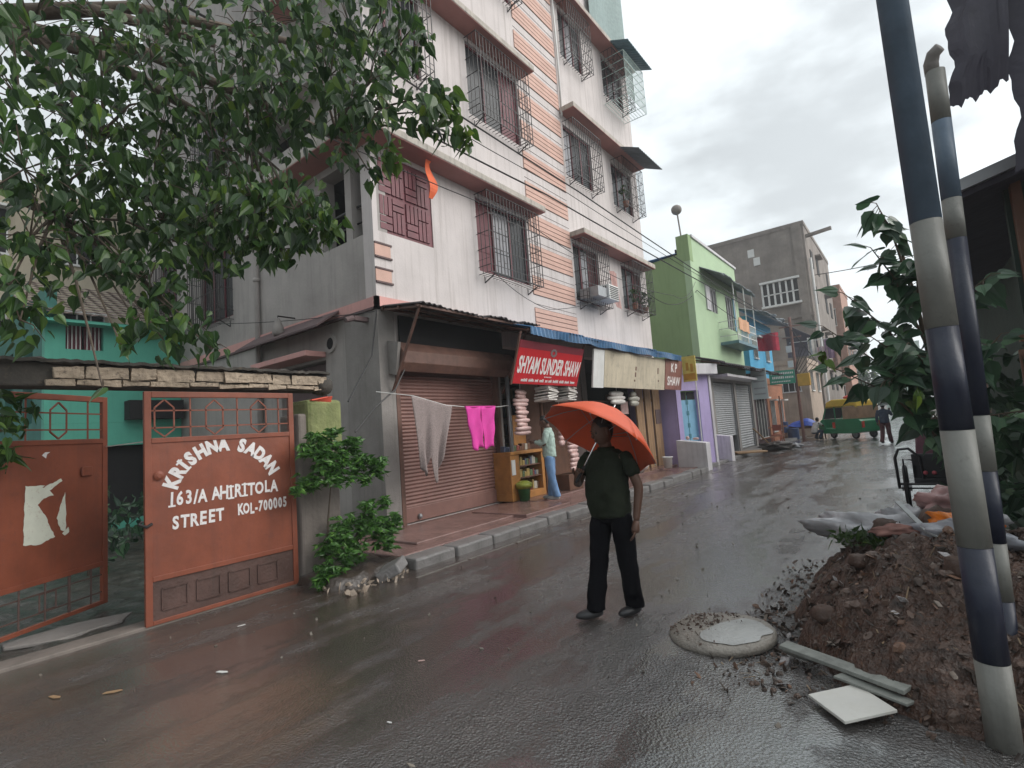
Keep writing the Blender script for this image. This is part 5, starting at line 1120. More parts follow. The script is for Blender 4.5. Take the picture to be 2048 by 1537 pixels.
block('grey cement house on the right side of the street', 1.4, 8, 22, 40, 5.5, m_cement, [('y', 2, 1, 1.2, 1.4, 2, 3.3)], 'house', 'house')
block('brown roadside shack beyond the shed on the right', 1.2, 6, 12.5, 19, 3.1, m_brownwood, [], 'shack', 'shack')
# stall, table, clutter near the junction
st = thing('market_stall', 'low street stall covered with a bright blue tarpaulin', 'stall', (-5, 33.5, 0))
mb = MB(); mb.box(-6.3, -4.1, 33.0, 34.4, .55, .65); 
for x in (-6.2, -4.2): mb.box(x, x+.08, 33.1, 33.18, 0, .55); mb.box(x, x+.08, 34.2, 34.28, 0, .55)
mb.build('table', m_brownwood, st); mb = MB(); mb.grid(lambda u, v: (-5.9+1.75*u, 32.9+1.5*v, .68+.4*math.sin(math.pi*u)*math.sin(math.pi*v)**.5+.04*math.sin(u*13)), 14, 8); mb.build('tarpaulin', M('stall_blue', (.02, .07, .42), .4, .2, 5), st, solid=.03)
for i, (x, z, lab) in enumerate(((-6.0, .65, 'dark blue drum on the left of the street stall'), (-5.5, 0, 'dark drum on the ground under the street stall'))):
    q = MB(); q.lathe([(.28, 0), (.3, .05), (.3, .3), (.29, .32), (.3, .34), (.3, .6), (.27, .62)], (x, 32.7, z*.6), 16); tag(q.build('drum', M('drum_blue_%d' % i, (.03, .06, .16), .4)), lab, 'drum')
mb = MB(); mb.bar((-6.3, 26.7, .3), (-5.0, 27.6, .5), .06); mb.bar((-6.6, 28.5, .8), (-5.2, 29.4, .85), .06); mb.bar((-5.4, 29.4, 0), (-5.4, 29.4, 2.4), .06); tag(mb.build('bamboo_barrier', M('bamboo_red', (.35, .16, .1), .6)), 'reddish bamboo rails fencing the dark open shop', 'barrier')
cr = thing('wooden_chair', 'small red wooden chair in front of the orange shop', 'chair', (-5.6, 28.8, 0)); mr = M('red_wood', (.35, .08, .05), .5)
mb = MB(); mb.box(-5.8, -5.4, 28.6, 29, .42, .47); mb.build('seat', mr, cr)
for x in (-5.8, -5.44):
    for y in (28.6, 28.96): q = MB(); q.box(x, x+.04, y, y+.04, 0, .42 if y < 28.8 else .95); q.build('leg', mr, cr)
mb = MB(); mb.box(-5.8, -5.4, 28.97, 29, .65, .95); mb.build('backrest', mr, cr)
mb = MB(); mb.obox((-5.15, 21.2, .16), (.45, .35, .0), (-.2, .3, 0), (0, 0, .03)); tag(mb.build('wooden_board', m_tan, bevel=.01), 'tan board lying at the pavement edge before the grey shutters', 'board')
mb = MB(); mb.bar((-5.3, 25.8, .1), (-5.7, 24.6, .95), .07, .03); tag(mb.build('leaning_stick', m_tan), 'pale stick leaning at the end of the grey shutters', 'stick')
crumple('rubbish_pile', 'dark pile of wet rubbish on the pavement end', 'rubbish', (-4.9, 24.8, .12), (.6, .7, .14), m_mud, .4)
crumple('plastic_bag', 'white plastic bag lying beside the dark rubbish', 'bag', (-4.3, 25.2, .08), (.3, .2, .1), m_bag, .3)
# utility pole
up = thing('utility_pole', 'rusty utility pole with a yellow box and bundled cables', 'pole', (-4.6, 31.0, 0))
mb = MB(); mb.tube([(-4.75, 31, 0), (-4.75, 31, 6.6)], .075, 10); mb.bar((-5.3, 31, 6.1), (-4.2, 31, 6.1), .07); mb.bar((-5.2, 31, 5.5), (-4.3, 31, 5.5), .06); mb.build('shaft', M('pole_rust', (.22, .11, .09), .7, .3, 3), up)
mb = MB(); mb.box(-4.68, -4.1, 30.7, 30.95, 2.85, 3.5); mb.build('yellow_box', M('yellow_paint', (.65, .36, .04), .5, .15, 4), up, bevel=.02)
for z in (3.9, 4.7): mb = MB(); mb.box(-5.05, -4.8, 30.8, 31, z, z+.35); mb.build('meter', m_white, up)
mb = MB()
for k in range(7): mb.tube([(-4.7, 30.95, 5.9), (-4.3+.1*k, 30.8, 5.2-.2*k), (-4.6, 30.9, 4.3-.2*k), (-4.75, 30.9, 3.6)], .02, 5)
mb.build('cable_bundle', m_iron, up)
for i, (x, z, s, c_) in enumerate(((-3.9, 3.9, .5, (.5, .4, .42)), (-3.5, 4.3, .55, (.3, .2, .3)), (-3.2, 3.6, .45, (.45, .3, .25)), (-4.3, 4.5, .4, (.6, .58, .55)))):
    mb = MB(); mb.grid(lambda u, v: (x+s*u, 33+.1*math.sin(u*9), z+1.1*v), 6, 6); tag(mb.build('drying_cloth', M('cloth_%d' % i, c_, .8, .3, 5), solid=.02), ['pale pink', 'dark purple', 'rusty red', 'white'][i]+' cloth drying on a line beyond the utility pole', 'cloth', None)
mb = MB(); mb.bar((-5.2, 33, 5.45), (-2.2, 33, 5.35), .03); tag(mb.build('clothes_line', m_white), 'clothes line stretched beyond the utility pole', 'rope')
# far trees
m_far = leafmat('far_leaf', (.02, .05, .025), (.05, .11, .05))
for i, (x, y, h, r, n_) in enumerate(((3.2, 16, 4.6, 1.8, 900), (3.6, 30, 6.5, 2.4, 800), (4.5, 52, 8, 3.2, 700), (-4.2, 80, 7, 2.6, 500), (4.2, 84, 7, 2.6, 500))):
    t = thing('street_tree', ['leafy tree overhanging the shack on the right', 'leafy tree beside the grey cement house', 'tall tree on the right further up the street', 'far tree on the left near the street end', 'far tree on the right near the street end'][i], 'tree', (x, y, 0))
    q = MB(); q.tube([(x, y, 0), (x+.1, y, h*.4), (x-.1, y, h*.75)], [.18, .13, .06], 8); q.build('trunk', m_bark, t)
    q = MB()
    for k in range(7): a = k*2.4; cloud(q, (x+r*.55*math.cos(a), y+r*.55*math.sin(a), h*.72+.22*h*math.sin(k*1.7)), r*.6, n_//7, .3 if i < 2 else .5, .5)
    q.build('crown', m_far, t)
# ---------------------------------------------------------------- peepal tree hanging over the gate
random.seed(21)
CL = [(-4.95, 0.79, 4.89, 0.9, 240), (-4.9, 1.2, 5.2, 0.9, 240), (-4.94, 1.73, 5.46, 0.9, 240), (-4.42, 2.11, 5.4, 0.8, 220), (-3.82, 2.34, 5.29, 0.6, 150), (-3.33, 2.49, 5.05, 0.5, 120), (-3.01, 2.55, 4.99, 0.4, 80), (-4.87, 0.73, 4.26, 0.8, 220), (-5.07, 1.15, 4.6, 0.7, 150), (-5.06, 1.64, 4.79, 0.8, 230), (-4.46, 1.94, 4.75, 0.7, 200), (-3.95, 2.21, 4.73, 0.55, 140), (-3.48, 2.39, 4.63, 0.5, 110), (-3.11, 2.49, 4.45, 0.38, 80), (-4.71, 0.73, 3.67, 0.7, 200), (-4.95, 1.15, 3.95, 0.6, 120), (-4.95, 1.6, 4.17, 0.75, 230), (-4.39, 1.86, 4.14, 0.6, 170), (-3.9, 2.09, 4.33, 0.42, 90), (-4.68, 0.76, 3.19, 0.6, 160), (-4.79, 1.08, 3.31, 0.4, 40), (-4.76, 1.61, 3.57, 0.5, 130), (-4.25, 1.79, 3.54, 0.5, 140), (-3.93, 1.96, 3.53, 0.42, 120), (-3.64, 2.12, 3.45, 0.34, 95), (-3.52, 2.22, 3.31, 0.2, 45), (-4.6, 0.65, 2.8, 0.35, 50), (-4.41, 1.7, 3.24, 0.3, 60), (-3.99, 1.86, 3.24, 0.3, 60), (-3.8, 2.08, 3.16, 0.2, 36), (-3.26, 2.4, 4.19, 0.28, 50), (-2.9, 2.51, 4.14, 0.25, 40), (-2.62, 2.59, 4.01, 0.2, 26), (-2.49, 2.71, 3.82, 0.13, 12), (-2.51, 2.6, 4.1, 0.12, 9), (-3.15, 2.59, 3.93, 0.14, 14), (-3.28, 2.56, 3.8, 0.12, 12), (-2.91, 2.65, 4.69, 0.2, 30), (-2.9, 2.76, 4.92, 0.2, 24), (-3.39, 2.43, 3.96, 0.18, 20), (-4.4, 1.38, 2.93, 0.28, 46), (-4.32, 1.45, 2.73, 0.24, 40), (-4.11, 1.58, 2.52, 0.2, 26), (-4.01, 1.64, 2.36, 0.14, 12), (-4.51, 1.23, 3.07, 0.2, 22), (-4.31, 1.26, 2.59, 0.16, 16), (-4.18, 1.14, 2.38, 0.08, 5), (-4.45, 0.68, 2.54, 0.2, 30), (-4.19, 1.44, 2.37, 0.14, 10), (-3.86, 0.96, 2.05, 0.02, 1), (-4.57, 0.95, 3.1, 0.25, 24)]
m_peepal = leafmat('peepal_leaf', (.016, .044, .014), (.075, .155, .036), (.24, .34, .03))
pt = thing('peepal_tree', 'large heart leaved tree whose boughs hang over the gate and the building front', 'tree', (-8.2, -1.0, 0))
q = MB(); trunk_top = Vector((-7.6, -.2, 4.6)); q.tube([(-8.2, -1.0, 0), (-8.15, -.95, 1.2), (-7.9, -.7, 2.8), trunk_top, (-7.2, .6, 6.2)], [.38, .30, .26, .22, .1], 12); q.build('trunk', m_bark, pt, smooth=True)
nodes = [trunk_top, Vector((-7.2, .6, 6.2))]
hubs = [Vector(p) for p in ((-5.9, 1.5, 5.2), (-5.4, 2.3, 5.9), (-4.9, 2.9, 6.0), (-5.2, 1.3, 4.4), (-4.7, 2.3, 4.5), (-4.3, 3.0, 4.7), (-5.3, 1.0, 3.6))]
lb = MB(); 
for h in hubs:
    s_ = min(nodes[:2], key=lambda k: (k-h).length); mid = (s_+h)/2+Vector((0, 0, .25)); lb.tube([s_, mid, h], [.09, .06, .035], 8)
tw = MB(); fo = MB()
for x, y, z, r, n in CL:
    c = Vector((x, y, z)); h = min(hubs, key=lambda k: (k-c).length); mid = (h+c)/2+Vector((0, 0, .1))
    tw.tube([h, mid, c], [.016, .010, .005], 5)
    for _ in range(max(2, n//14)):
        e_ = c+rv()*r; tw.tube([c, (c+e_)/2+Vector((0, 0, .04)), e_], [.006, .004, .002], 4)
    cloud(fo, c, (r, r, r*.85), int(n*(.72 if (z > 4.2 and r > .5) else 1)), .098, 1.3, .92, .3)
lb.build('limb', m_bark, pt, smooth=True); tw.build('twig', m_bark, pt); fo.build('crown', m_peepal, pt)
q = MB()
for x, y, z, r, n in CL:
    if (x, y, z) in [tuple(c[:3]) for c in CL[26:28]+CL[32:36]+CL[23:26]+CL[5:7]]: cloud(q, (x+.05, y+.1, z), r*.8, 14, .10, 1.2)
q.build('young_leaf', leafmat('peepal_young', (.05, .11, .02), (.17, .27, .05), (.3, .38, .05)), pt)
# shrubs on the gate post and at its foot
m_shr = leafmat('shrub_leaf', (.03, .09, .018), (.11, .26, .05), (.24, .42, .08))
def shrub(label, name, stems, cl, cat='shrub', size=.062):
    t = thing(name, label, cat, stems[0][0]); s = MB(); f = MB()
    for st_ in stems: s.tube(st_, [.012]*(len(st_)-1)+[.004], 6)
    for x, y, z, r, n in cl:
        root = Vector(stems[0][-1]); s.tube([root, (root+Vector((x, y, z)))/2+Vector((0, 0, .05)), (x, y, z)], [.008, .006, .003], 5)
        for _ in range(int(n*1.7)):
            p = Vector((x, y, z))+Vector([rv()[i]*r for i in range(3)])
            for k in range(5):                              # little whorls of narrow leaves
                a = k*1.257+random.random(); leaf(f, p, Vector((math.cos(a), math.sin(a), random.uniform(-.9, .35))), rv()+Vector((.35, -.35, .35)), size*random.uniform(.7, 1.5), .6, .25)
    s.build('stem', m_bark, t); f.build('foliage', m_shr, t); return t
shrub('bright green leafy shrub spilling over the top of the gate post', 'shrub', [[(-5.75, 3.6, .03), (-5.72, 3.62, .7), (-5.65, 3.65, 1.25)]],
      [(-5.6, 3.45, 1.62, .14, 24), (-5.55, 3.75, 1.5, .17, 30), (-5.5, 3.95, 1.36, .17, 30), (-5.45, 4.15, 1.27, .13, 22), (-5.55, 3.5, 1.3, .16, 28), (-5.6, 3.3, 1.18, .12, 20), (-5.6, 3.15, 1.12, .07, 8), (-5.6, 3.5, 1.45, .18, 26), (-5.6, 3.3, 1.55, .1, 14), (-5.5, 3.85, 1.62, .1, 12), (-5.5, 3.7, 1.25, .17, 26), (-5.6, 3.65, 1.72, .1, 12), (-5.5, 4.0, 1.15, .1, 10)])
shrub('bushy shrub at the foot of the corner pillar above the verge', 'shrub', [[(-5.75, 3.85, .05), (-5.7, 3.85, .3)]],
      [(-5.6, 3.8, .58, .2, 36), (-5.5, 4.05, .62, .17, 30), (-5.45, 4.3, .56, .16, 28), (-5.5, 3.55, .42, .17, 30), (-5.45, 3.75, .30, .17, 26), (-5.4, 4.2, .36, .17, 26), (-5.45, 4.0, .8, .1, 12), (-5.5, 4.3, .82, .09, 10)])
shrub('small low shrub at the road edge right beside the gate', 'shrub', [[(-5.5, 3.4, .03), (-5.47, 3.4, .1)]], [(-5.42, 3.38, .2, .12, 26), (-5.4, 3.5, .12, .1, 16), (-5.4, 3.3, .1, .08, 12)])
pg_ = MB(); cloud(pg_, (-6.35, .85, 2.05), (.25, .25, .28), 70, .12, .4, .7, .2); cloud(pg_, (-6.4, .8, 1.7), (.15, .2, .15), 30, .15, .3, .55, .2)
t = thing('yard_plant', 'bright leaved plant leaning in over the open gate leaf at the left edge', 'plant', (-6.5, .7, 0)); pg_.build('foliage', leafmat('yard_leaf', (.02, .06, .015), (.09, .2, .03), (.3, .45, .06)), t)
q = MB(); q.tube([(-6.5, .7, 0), (-6.45, .75, 1), (-6.38, .82, 1.9)], [.03, .02, .008], 7); q.build('stem', m_bark, t)
for i, (x, y, z, r) in enumerate(((-9.5, 2.2, .4, .5), (-11, 3.4, .5, .6), (-12.5, 2.8, .6, .6), (-9.8, 3.9, .4, .45))):
    t = thing('yard_plant', ['dark low plant in the courtyard behind the open leaf', 'dark plant in the middle of the courtyard', 'dark plant before the mint house', 'dark plant along the side wall in the courtyard'][i], 'plant', (x, y, 0))
    q = MB(); cloud(q, (x, y, z+.1), (r, r, z), 120, .16, .3, .7); q.build('foliage', m_big, t); q = MB(); q.tube([(x, y, 0), (x, y, z)], .02, 5); q.build('stem', m_bark, t)
# litter along the road edge
q = MB(); m_lit = M('rubble_chip', (.34, .27, .21), .6, .4, 20)
for _ in range(70):
    x = random.uniform(-5.4, -4.85); y = random.uniform(3.25, 4.2); s = random.choice((.012, .02, .03)); q.obox((x, y, .02+.03*random.random()), rv()*s*1.5, rv()*s, rv()*s*.6)
struct(q.build('rubble', m_lit), 'stuff')
q = MB()
for _ in range(240):
    x = random.uniform(-5.6, .2); y = random.uniform(.6, 12)**1.0; s = random.choice((.004, .006, .01)); q.obox((x, y, .004), rv()*s*2, rv()*s*1.2, Vector((0, 0, s*.4)))
struct(q.build('road_grit', M('road_grit', (.17, .145, .12), .6, .4, 20)), 'stuff')
for i, (x, y, a, lab) in enumerate(((-4.2, 1.75, .4, 'pale torn paper scrap on the road before the gate'), (-4.6, 1.2, .9, 'straw coloured leaf scrap on the road near the left edge'), (-2.55, 1.95, .2, 'white bit of paper on the road in the foreground'), (-5.1, 2.3, 1.2, 'whitish scrap by the gate sill'), (-3.0, 2.6, .7, 'small pale wrapper on the road in front of the walking man'), (-4.9, .95, .3, 'tan leaf on the road at the left edge'))):
    q = MB(); c, s_ = math.cos(a), math.sin(a); L_ = (.1, .12, .035, .07, .05, .11)[i]
    q.prism([(x+L_*c*u-.3*L_*s_*v, y+L_*s_*u+.3*L_*c*v, .006) for u, v in ((-.5, -.3), (.1, -.5), (.5, 0), (.3, .5), (-.4, .4))], (0, 0, .004)); tag(q.build('litter', [m_white, m_tan, m_white, m_white, m_pack, m_tan][i]), lab, 'litter')
# potholes: shallow muddy puddle pans in the left foreground
def pan_(cx, cy, rx, ry, z, k): 
    q = MB(); pts = [(cx+rx*(1+.16*math.sin(3*a+k)+.07*math.sin(7*a))*math.cos(a), cy+ry*(1+.14*math.sin(2*a+k*2))*math.sin(a), z) for a in [2*math.pi*i/40 for i in range(40)]]
    q.add(pts, [tuple(range(40))]); return q

# overhead cables
def cable(label, pts, r=.012, sag=.0):
    P_ = []
    for a, b in zip(pts, pts[1:]):
        a, b = Vector(a), Vector(b)
        for k in range(13):
            f = k/12; p = a.lerp(b, f); p.z -= sag*4*f*(1-f); P_.append(p)
    P_ = [P_[0]]+[p for p, o_ in zip(P_[1:], P_) if (p-o_).length > 1e-4]
    q = MB(); q.tube(P_, r, 5); tag(q.build('power_cable', m_iron), label, 'cable')
PT_ = (-4.9, 31, 6.1)
cable('upper thick black cable crossing the pink facade down to the utility pole', [(-6.2, -4, 8.1), (-5.5, 10.2, 6.95), PT_], .016, .12)
cable('lower thick black cable crossing the facade just under the first', [(-6.2, -4, 6.9), (-5.5, 8.8, 6.42), (-4.7, 31, 6.0)], .016, .12)
cable('thin cable running between the two thick ones to the utility pole', [(-6.0, -4, 7.6), (-5.5, 9.5, 6.75), (-4.5, 31, 6.1)], .008, .25)
cable('slack thin cable sagging below the others to the green house', [(-6.0, -4, 6.4), (-5.6, 8, 5.7), (-5.6, 16, 5.5), (-5.85, 19.2, 6.6)], .008, .3)
cable('pale thin cord stretched from the side wall to the facade under the pink band', [(-12, 5.0, 4.45), (-6.8, 5.3, 3.72)], .008, .05)
cable('thin cable looping along the green house side wall', [(-6.75, 16.7, 6.0), (-5.86, 19.3, 6.3), (-4.7, 31, 5.5)], .012, .5)
cable('short drooping cable from the facade to the blue awning', [(-6.8, 8.6, 5.0), (-6.3, 9.8, 4.3), (-5.8, 12, 4.9)], .007, .1)
cable('cable spanning the street end from the concrete building to the right hand trees', [(-4.7, 44, 11.5), (6, 40, 11.0)], .03, .3)
# ---------------------------------------------------------------- people
def skin(nodes, edges, sub=2):
    me = bpy.data.meshes.new('s'); names = list(nodes); me.from_pydata([nodes[k][0] for k in names], [(names.index(a), names.index(b)) for a, b in edges], [])
    o = bpy.data.objects.new('s', me); COL.objects.link(o); md = o.modifiers.new('k', 'SKIN'); md.use_smooth_shade = True; md.branch_smoothing = .6
    if not me.skin_vertices: me.attributes
    for i, k in enumerate(names):
        r = nodes[k][1]; me.skin_vertices[0].data[i].radius = r if isinstance(r, tuple) else (r, r); me.skin_vertices[0].data[i].use_root = (i == 0)
    s = o.modifiers.new('u', 'SUBSURF'); s.levels = sub; s.render_levels = sub
    dg = bpy.context.evaluated_depsgraph_get(); e = o.evaluated_get(dg); m2 = e.to_mesh(); q = MB()
    q.add([tuple(v.co) for v in m2.vertices], [tuple(p.vertices) for p in m2.polygons]); e.to_mesh_clear(); bpy.data.objects.remove(o); return q
m_skin = M('brown_skin', (.11, .055, .036), .5, .1, 12); m_hair = M('black_hair', (.012, .011, .011), .5, .3, 60, .4, 150)
def hand(q, wrist, d, palm, side, curl=.5, s=1.0):
    """palm slab, four jointed fingers of different length and a thumb off the side of the palm"""
    d, palm = Vector(d).normalized(), Vector(palm).normalized(); x = d.cross(palm).normalized()*side; w_ = Vector(wrist)
    q.tube([w_-d*.01, w_+d*.03*s, w_+d*.06*s, w_+d*.085*s], [.024*s, .030*s, .034*s, .028*s], 8)
    for i, L_ in enumerate((.068, .078, .072, .056)):
        p = w_+d*.08*s+x*(.027-.018*i)*s; dd = d.copy(); pts = [p]
        for k in range(3):
            ax = palm; ang = curl*(.6+.5*k); dd = (d*math.cos(ang)+ax*math.sin(ang)); pts.append(pts[-1]+dd*L_*s*(.42, .33, .25)[k])
        q.tube(pts, [.0088*s, .0084*s, .0076*s, .0055*s], 6)
    p = w_+d*.03*s+x*.026*s; t1 = (x*.75+d*.65+palm*.25).normalized(); t2 = (d*.85+palm*.5+x*.1).normalized()
    q.tube([p, p+t1*.035*s, p+t1*.035*s+t2*.028*s, p+t1*.035*s+t2*.05*s], [.012*s, .011*s, .0095*s, .007*s], 6)
def head(q, c, R_, s=1.0):
    c = Vector(c)
    def fn(d):
        k = 1.0
        if d.y < 0: k += .05*max(0, -d.z)*(abs(d.x) < .5)                 # chin
        k -= .10*max(0, -d.z)*abs(d.x); k -= .04*math.exp(-((d.z-.12)**2)*60)*(d.y < -.4)   # jaw narrows, eye line set back
        return k
    q.ball(c, (.076*s, .094*s, .118*s), 22, 16, R_, fn)
    add = lambda v: c+R_ @ (Vector(v)*s)
    q.tube([add((0, -.088, .02)), add((0, -.104, -.012)), add((0, -.100, -.022))], [.009*s, .014*s, .008*s], 7)      # nose
    for x in (-1, 1): q.ball(add((x*.076, .004, 0)), (.010*s, .02*s, .032*s), 8, 6, R_)                               # ears
    q.tube([add((-.024, -.086, -.052)), add((0, -.094, -.050)), add((.024, -.086, -.052))], [.004*s, .007*s, .004*s], 6)   # lips
    for x in (-1, 1): q.tube([add((x*.016, -.089, .034)), add((x*.045, -.080, .034))], [.005*s, .004*s], 5)                # brows
def person(label, loc, yaw, J, cols, H=1.66, sleeve='short', belly=0, tilt=(0, 0), hands=True, name='person', shirt_r=1.0):
    k = H/1.66
    t = thing(name, label, 'person', (0, 0, 0)); b = dict(pel=(0, 0, .88), wai=(0, 0, 1.03), che=(0, 0, 1.22), nek=(0, .01, 1.38), nk2=(0, -.005, 1.45), hd=(0, -.02, 1.545),
        shL=(.185, 0, 1.345), shR=(-.185, 0, 1.345), elL=(.25, .02, 1.07), elR=(-.25, .02, 1.07), wrL=(.27, -.05, .84), wrR=(-.27, -.05, .84),
        hiL=(.095, 0, .86), hiR=(-.095, 0, .86), knL=(.105, -.01, .47), knR=(-.105, -.01, .47), anL=(.11, .02, .085), anR=(-.11, .02, .085))
    b.update({a_: v_ for a_, v_ in J.items() if a_ in b}); b = {n_: Vector(p)*k for n_, p in b.items()}
    r = dict(pel=(.10, .08), wai=(.10, .08), che=(.11, .08), nek=.05, nk2=.052, shL=.05, shR=.05, elL=.042, elR=.042, wrL=.027, wrR=.027, hiL=.07, hiR=.07, knL=.058, knR=.058, anL=.04, anR=.04)
    E_ = [('pel', 'wai'), ('wai', 'che'), ('che', 'nek'), ('nek', 'nk2'), ('che', 'shL'), ('che', 'shR'), ('shL', 'elL'), ('elL', 'wrL'), ('shR', 'elR'), ('elR', 'wrR'), ('pel', 'hiL'), ('pel', 'hiR'), ('hiL', 'knL'), ('knL', 'anL'), ('hiR', 'knR'), ('knR', 'anR')]
    body = skin({n_: (b[n_], r[n_]) for n_ in r}, E_, 2)
    R_ = Matrix.Rotation(tilt[1], 3, 'Z') @ Matrix.Rotation(tilt[0], 3, 'X')
    body.tube([b['nek'], b['nk2'], b['hd']-Vector((0, 0, .03))], [.058, .052, .05], 10); head(body, b['hd'], R_, k)
    for s_, n_ in ((1, 'L'), (-1, 'R')):
        if ('h'+n_) in J: d_, pl_, cu_ = J['h'+n_]
        else: d_, pl_, cu_ = (b['wr'+n_]-b['el'+n_]), Vector((-s_*.8, -.4, 0)), .45
        hand(body, b['wr'+n_], d_, pl_, 1 if n_ == 'L' else -1, cu_, 1.0 if hands else 1)
    body.build('body', m_skin, t, smooth=True)
    hq = MB(); hq.ball(b['hd']+R_ @ Vector((0, .018, .022))*k, (.084*k, .094*k, .112*k), 18, 12, R_, lambda d: 1 if d.z > .05 or d.y > .15 else .72); hq.build('hair', m_hair, t, smooth=True)
    for x in (-1, 1): eq = MB(); eq.ball(b['hd']+R_ @ Vector((x*.031, -.079, .014))*k, .008*k, 8, 6); eq.build('eye', m_dark, t, smooth=True)
    # shirt: a lofted torso with sleeves over the upper arms
    def loft(q, rings, n=24):
        vs = []
        for i, (c, rx, ry) in enumerate(rings):
            for j in range(n):
                an = 2*math.pi*j/n; ca, sa = math.cos(an), math.sin(an); e_ = .86
                fold = 1+.018*math.sin(i*2.1+j*1.3)+.012*math.sin(j*2.9-i*1.7)
                vs.append(Vector(c)+Vector((rx*math.copysign(abs(ca)**e_, ca), ry*math.copysign(abs(sa)**e_, sa), 0))*fold)
        m_ = len(rings)
        q.add(vs, [(i*n+j, i*n+(j+1) % n, (i+1)*n+(j+1) % n, (i+1)*n+j) for i in range(m_-1) for j in range(n)]+[tuple(range(n))[::-1], tuple((m_-1)*n+j for j in range(n))])
    L_ = lambda a, c, f: b[a].lerp(b[c], f)
    sw = abs(b['shL'].x-b['shR'].x)/2; F = Vector((0, -1, 0)); q = MB()
    hem = b['pel']-Vector((0, 0, .05*k)); B_ = belly
    loft(q, [(hem-Vector((0, 0, .015)), .176, .140+B_*.5), (hem+Vector((0, 0, .03)), .170, .134+B_*.55), (L_('pel', 'wai', .3)+F*B_*.35, .168+B_*.3, .130+B_*.75), (b['wai']+F*B_*.6, .168+B_*.4, .130+B_*.9), (L_('wai', 'che', .5)+F*B_*.45, .170+B_*.3, .130+B_*.7), (b['che'], .178, .125+B_*.4), (L_('che', 'nek', .45), sw+.005, .112+B_*.15), (L_('che', 'nek', .72), sw+.01, .095), (L_('che', 'nek', .93), sw*.72, .08), (L_('nek', 'nk2', .12), .078, .07)])
    fs = .72 if sleeve == 'short' else 1
    for n_ in 'LR':
        sh0 = b['sh'+n_]+(b['nek']-b['sh'+n_])*.22; pts = [sh0, b['sh'+n_]+(b['el'+n_]-b['sh'+n_])*.12, L_('sh'+n_, 'el'+n_, .45*fs), L_('sh'+n_, 'el'+n_, fs)]
        rr = [.05, .063, .066, .066]
        if sleeve == 'long': pts += [L_('el'+n_, 'wr'+n_, .5), L_('el'+n_, 'wr'+n_, .94)]; rr = [.058, .066, .062, .056, .05, .043]
        q.tube(pts, rr, 16)
    wrinkle(q.build('shirt', cols[0], t, smooth=True), .034, .075)
    pk = MB(); fy = lambda z: min((v.y for v in [Vector(p) for p in q.v] if abs(v.z-z) < .05*k and abs(v.x) < .06), default=-.12)
    for i in range(5): z = b['nek'].z-.07*k-.085*k*i; pk.ball((0.0, fy(z)-.004, z), .0055, 6, 4)
    pk.build('button', m_dark, t)
    col = MB(); col.lathe([(.080, -.02), (.084, .0), (.070, .03), (.062, .026)], b['nek'], 14); col.build('collar', cols[0], t, smooth=True)
    q = MB(); hm = (b['hiL']+b['hiR'])/2
    loft(q, [(hm-Vector((0, 0, .10*k)), .08, .075), (hm-Vector((0, 0, .05*k)), .150, .105), (hm, .162, .122+B_*.3), (b['pel']+Vector((0, 0, .03)), .158, .12+B_*.45), (L_('pel', 'wai', .55), .152, .115+B_*.6)])
    for n_ in 'LR':
        h_, kn_, an_ = b['hi'+n_], b['kn'+n_], b['an'+n_]
        q.tube([h_+Vector((0, 0, .02)), h_-Vector((0, 0, .06)), h_.lerp(kn_, .55), kn_, kn_.lerp(an_, .45), kn_.lerp(an_, .86), an_+Vector((0, 0, .012)), an_-Vector((0, 0, .01)), an_-Vector((0, 0, .015))], [.085, .098, .092, .079, .076, .077, .079, .079, .078], 18)
    wrinkle(q.build('trousers', cols[1], t, smooth=True), .026, .085)
    for n_ in 'LR':
        a = b['an'+n_]; fd = Vector(J.get('f'+n_, (0, -1, 0))).normalized(); tilt_ = J.get('t'+n_, 0); sd_ = Vector((-fd.y, fd.x, 0)); up_ = Vector((0, 0, 1))
        mm = Matrix((sd_, fd, up_)).transposed()
        q = MB(); c = a+fd*.06*k; c.z = a.z-.045*k
        q.ball(c, (.05*k, .125*k, .045*k), 16, 10, mm @ Matrix.Rotation(tilt_, 3, 'X'), lambda d: 1 if d.z > -.3 else 1.0-.25*(-.3-d.z)); q.build('shoe', cols[2], t, smooth=True)
    t.location = loc; t.rotation_euler = (0, 0, yaw); return t
m_olive = M('dark_olive_shirt', (.020, .025, .016), .9, .35, 6, .3, 14, spec=.15)
m_black = M('black_trousers', (.005, .005, .007), .9, .3, 6, .3, 14, spec=.1)
m_sandal = M('dark_sandal', (.02, .02, .022), .4, .3, 8)
man = person('man in an olive shirt and black trousers walking in the road under an orange umbrella', (-2.12, 4.0, 0), -.12,
    dict(elR=(-.29, -.05, 1.09), wrR=(-.155, -.225, 1.165), hR=(Vector((.5, -.1, .72)), Vector((.4, -.75, -.2)), 1.3), elL=(.27, .04, 1.07), wrL=(.25, -.02, .80),
         hiL=(.095, 0, .86), knL=(.11, .02, .47), anL=(.07, .13, .085), knR=(-.12, -.06, .47), anR=(-.15, -.12, .085), fR=(-.5, -.85, 0), fL=(-.25, -.95, 0), hd=(.0, -.03, 1.54)),
    (m_olive, m_black, m_sandal), 1.66, 'short', .045, (.28, -.35))
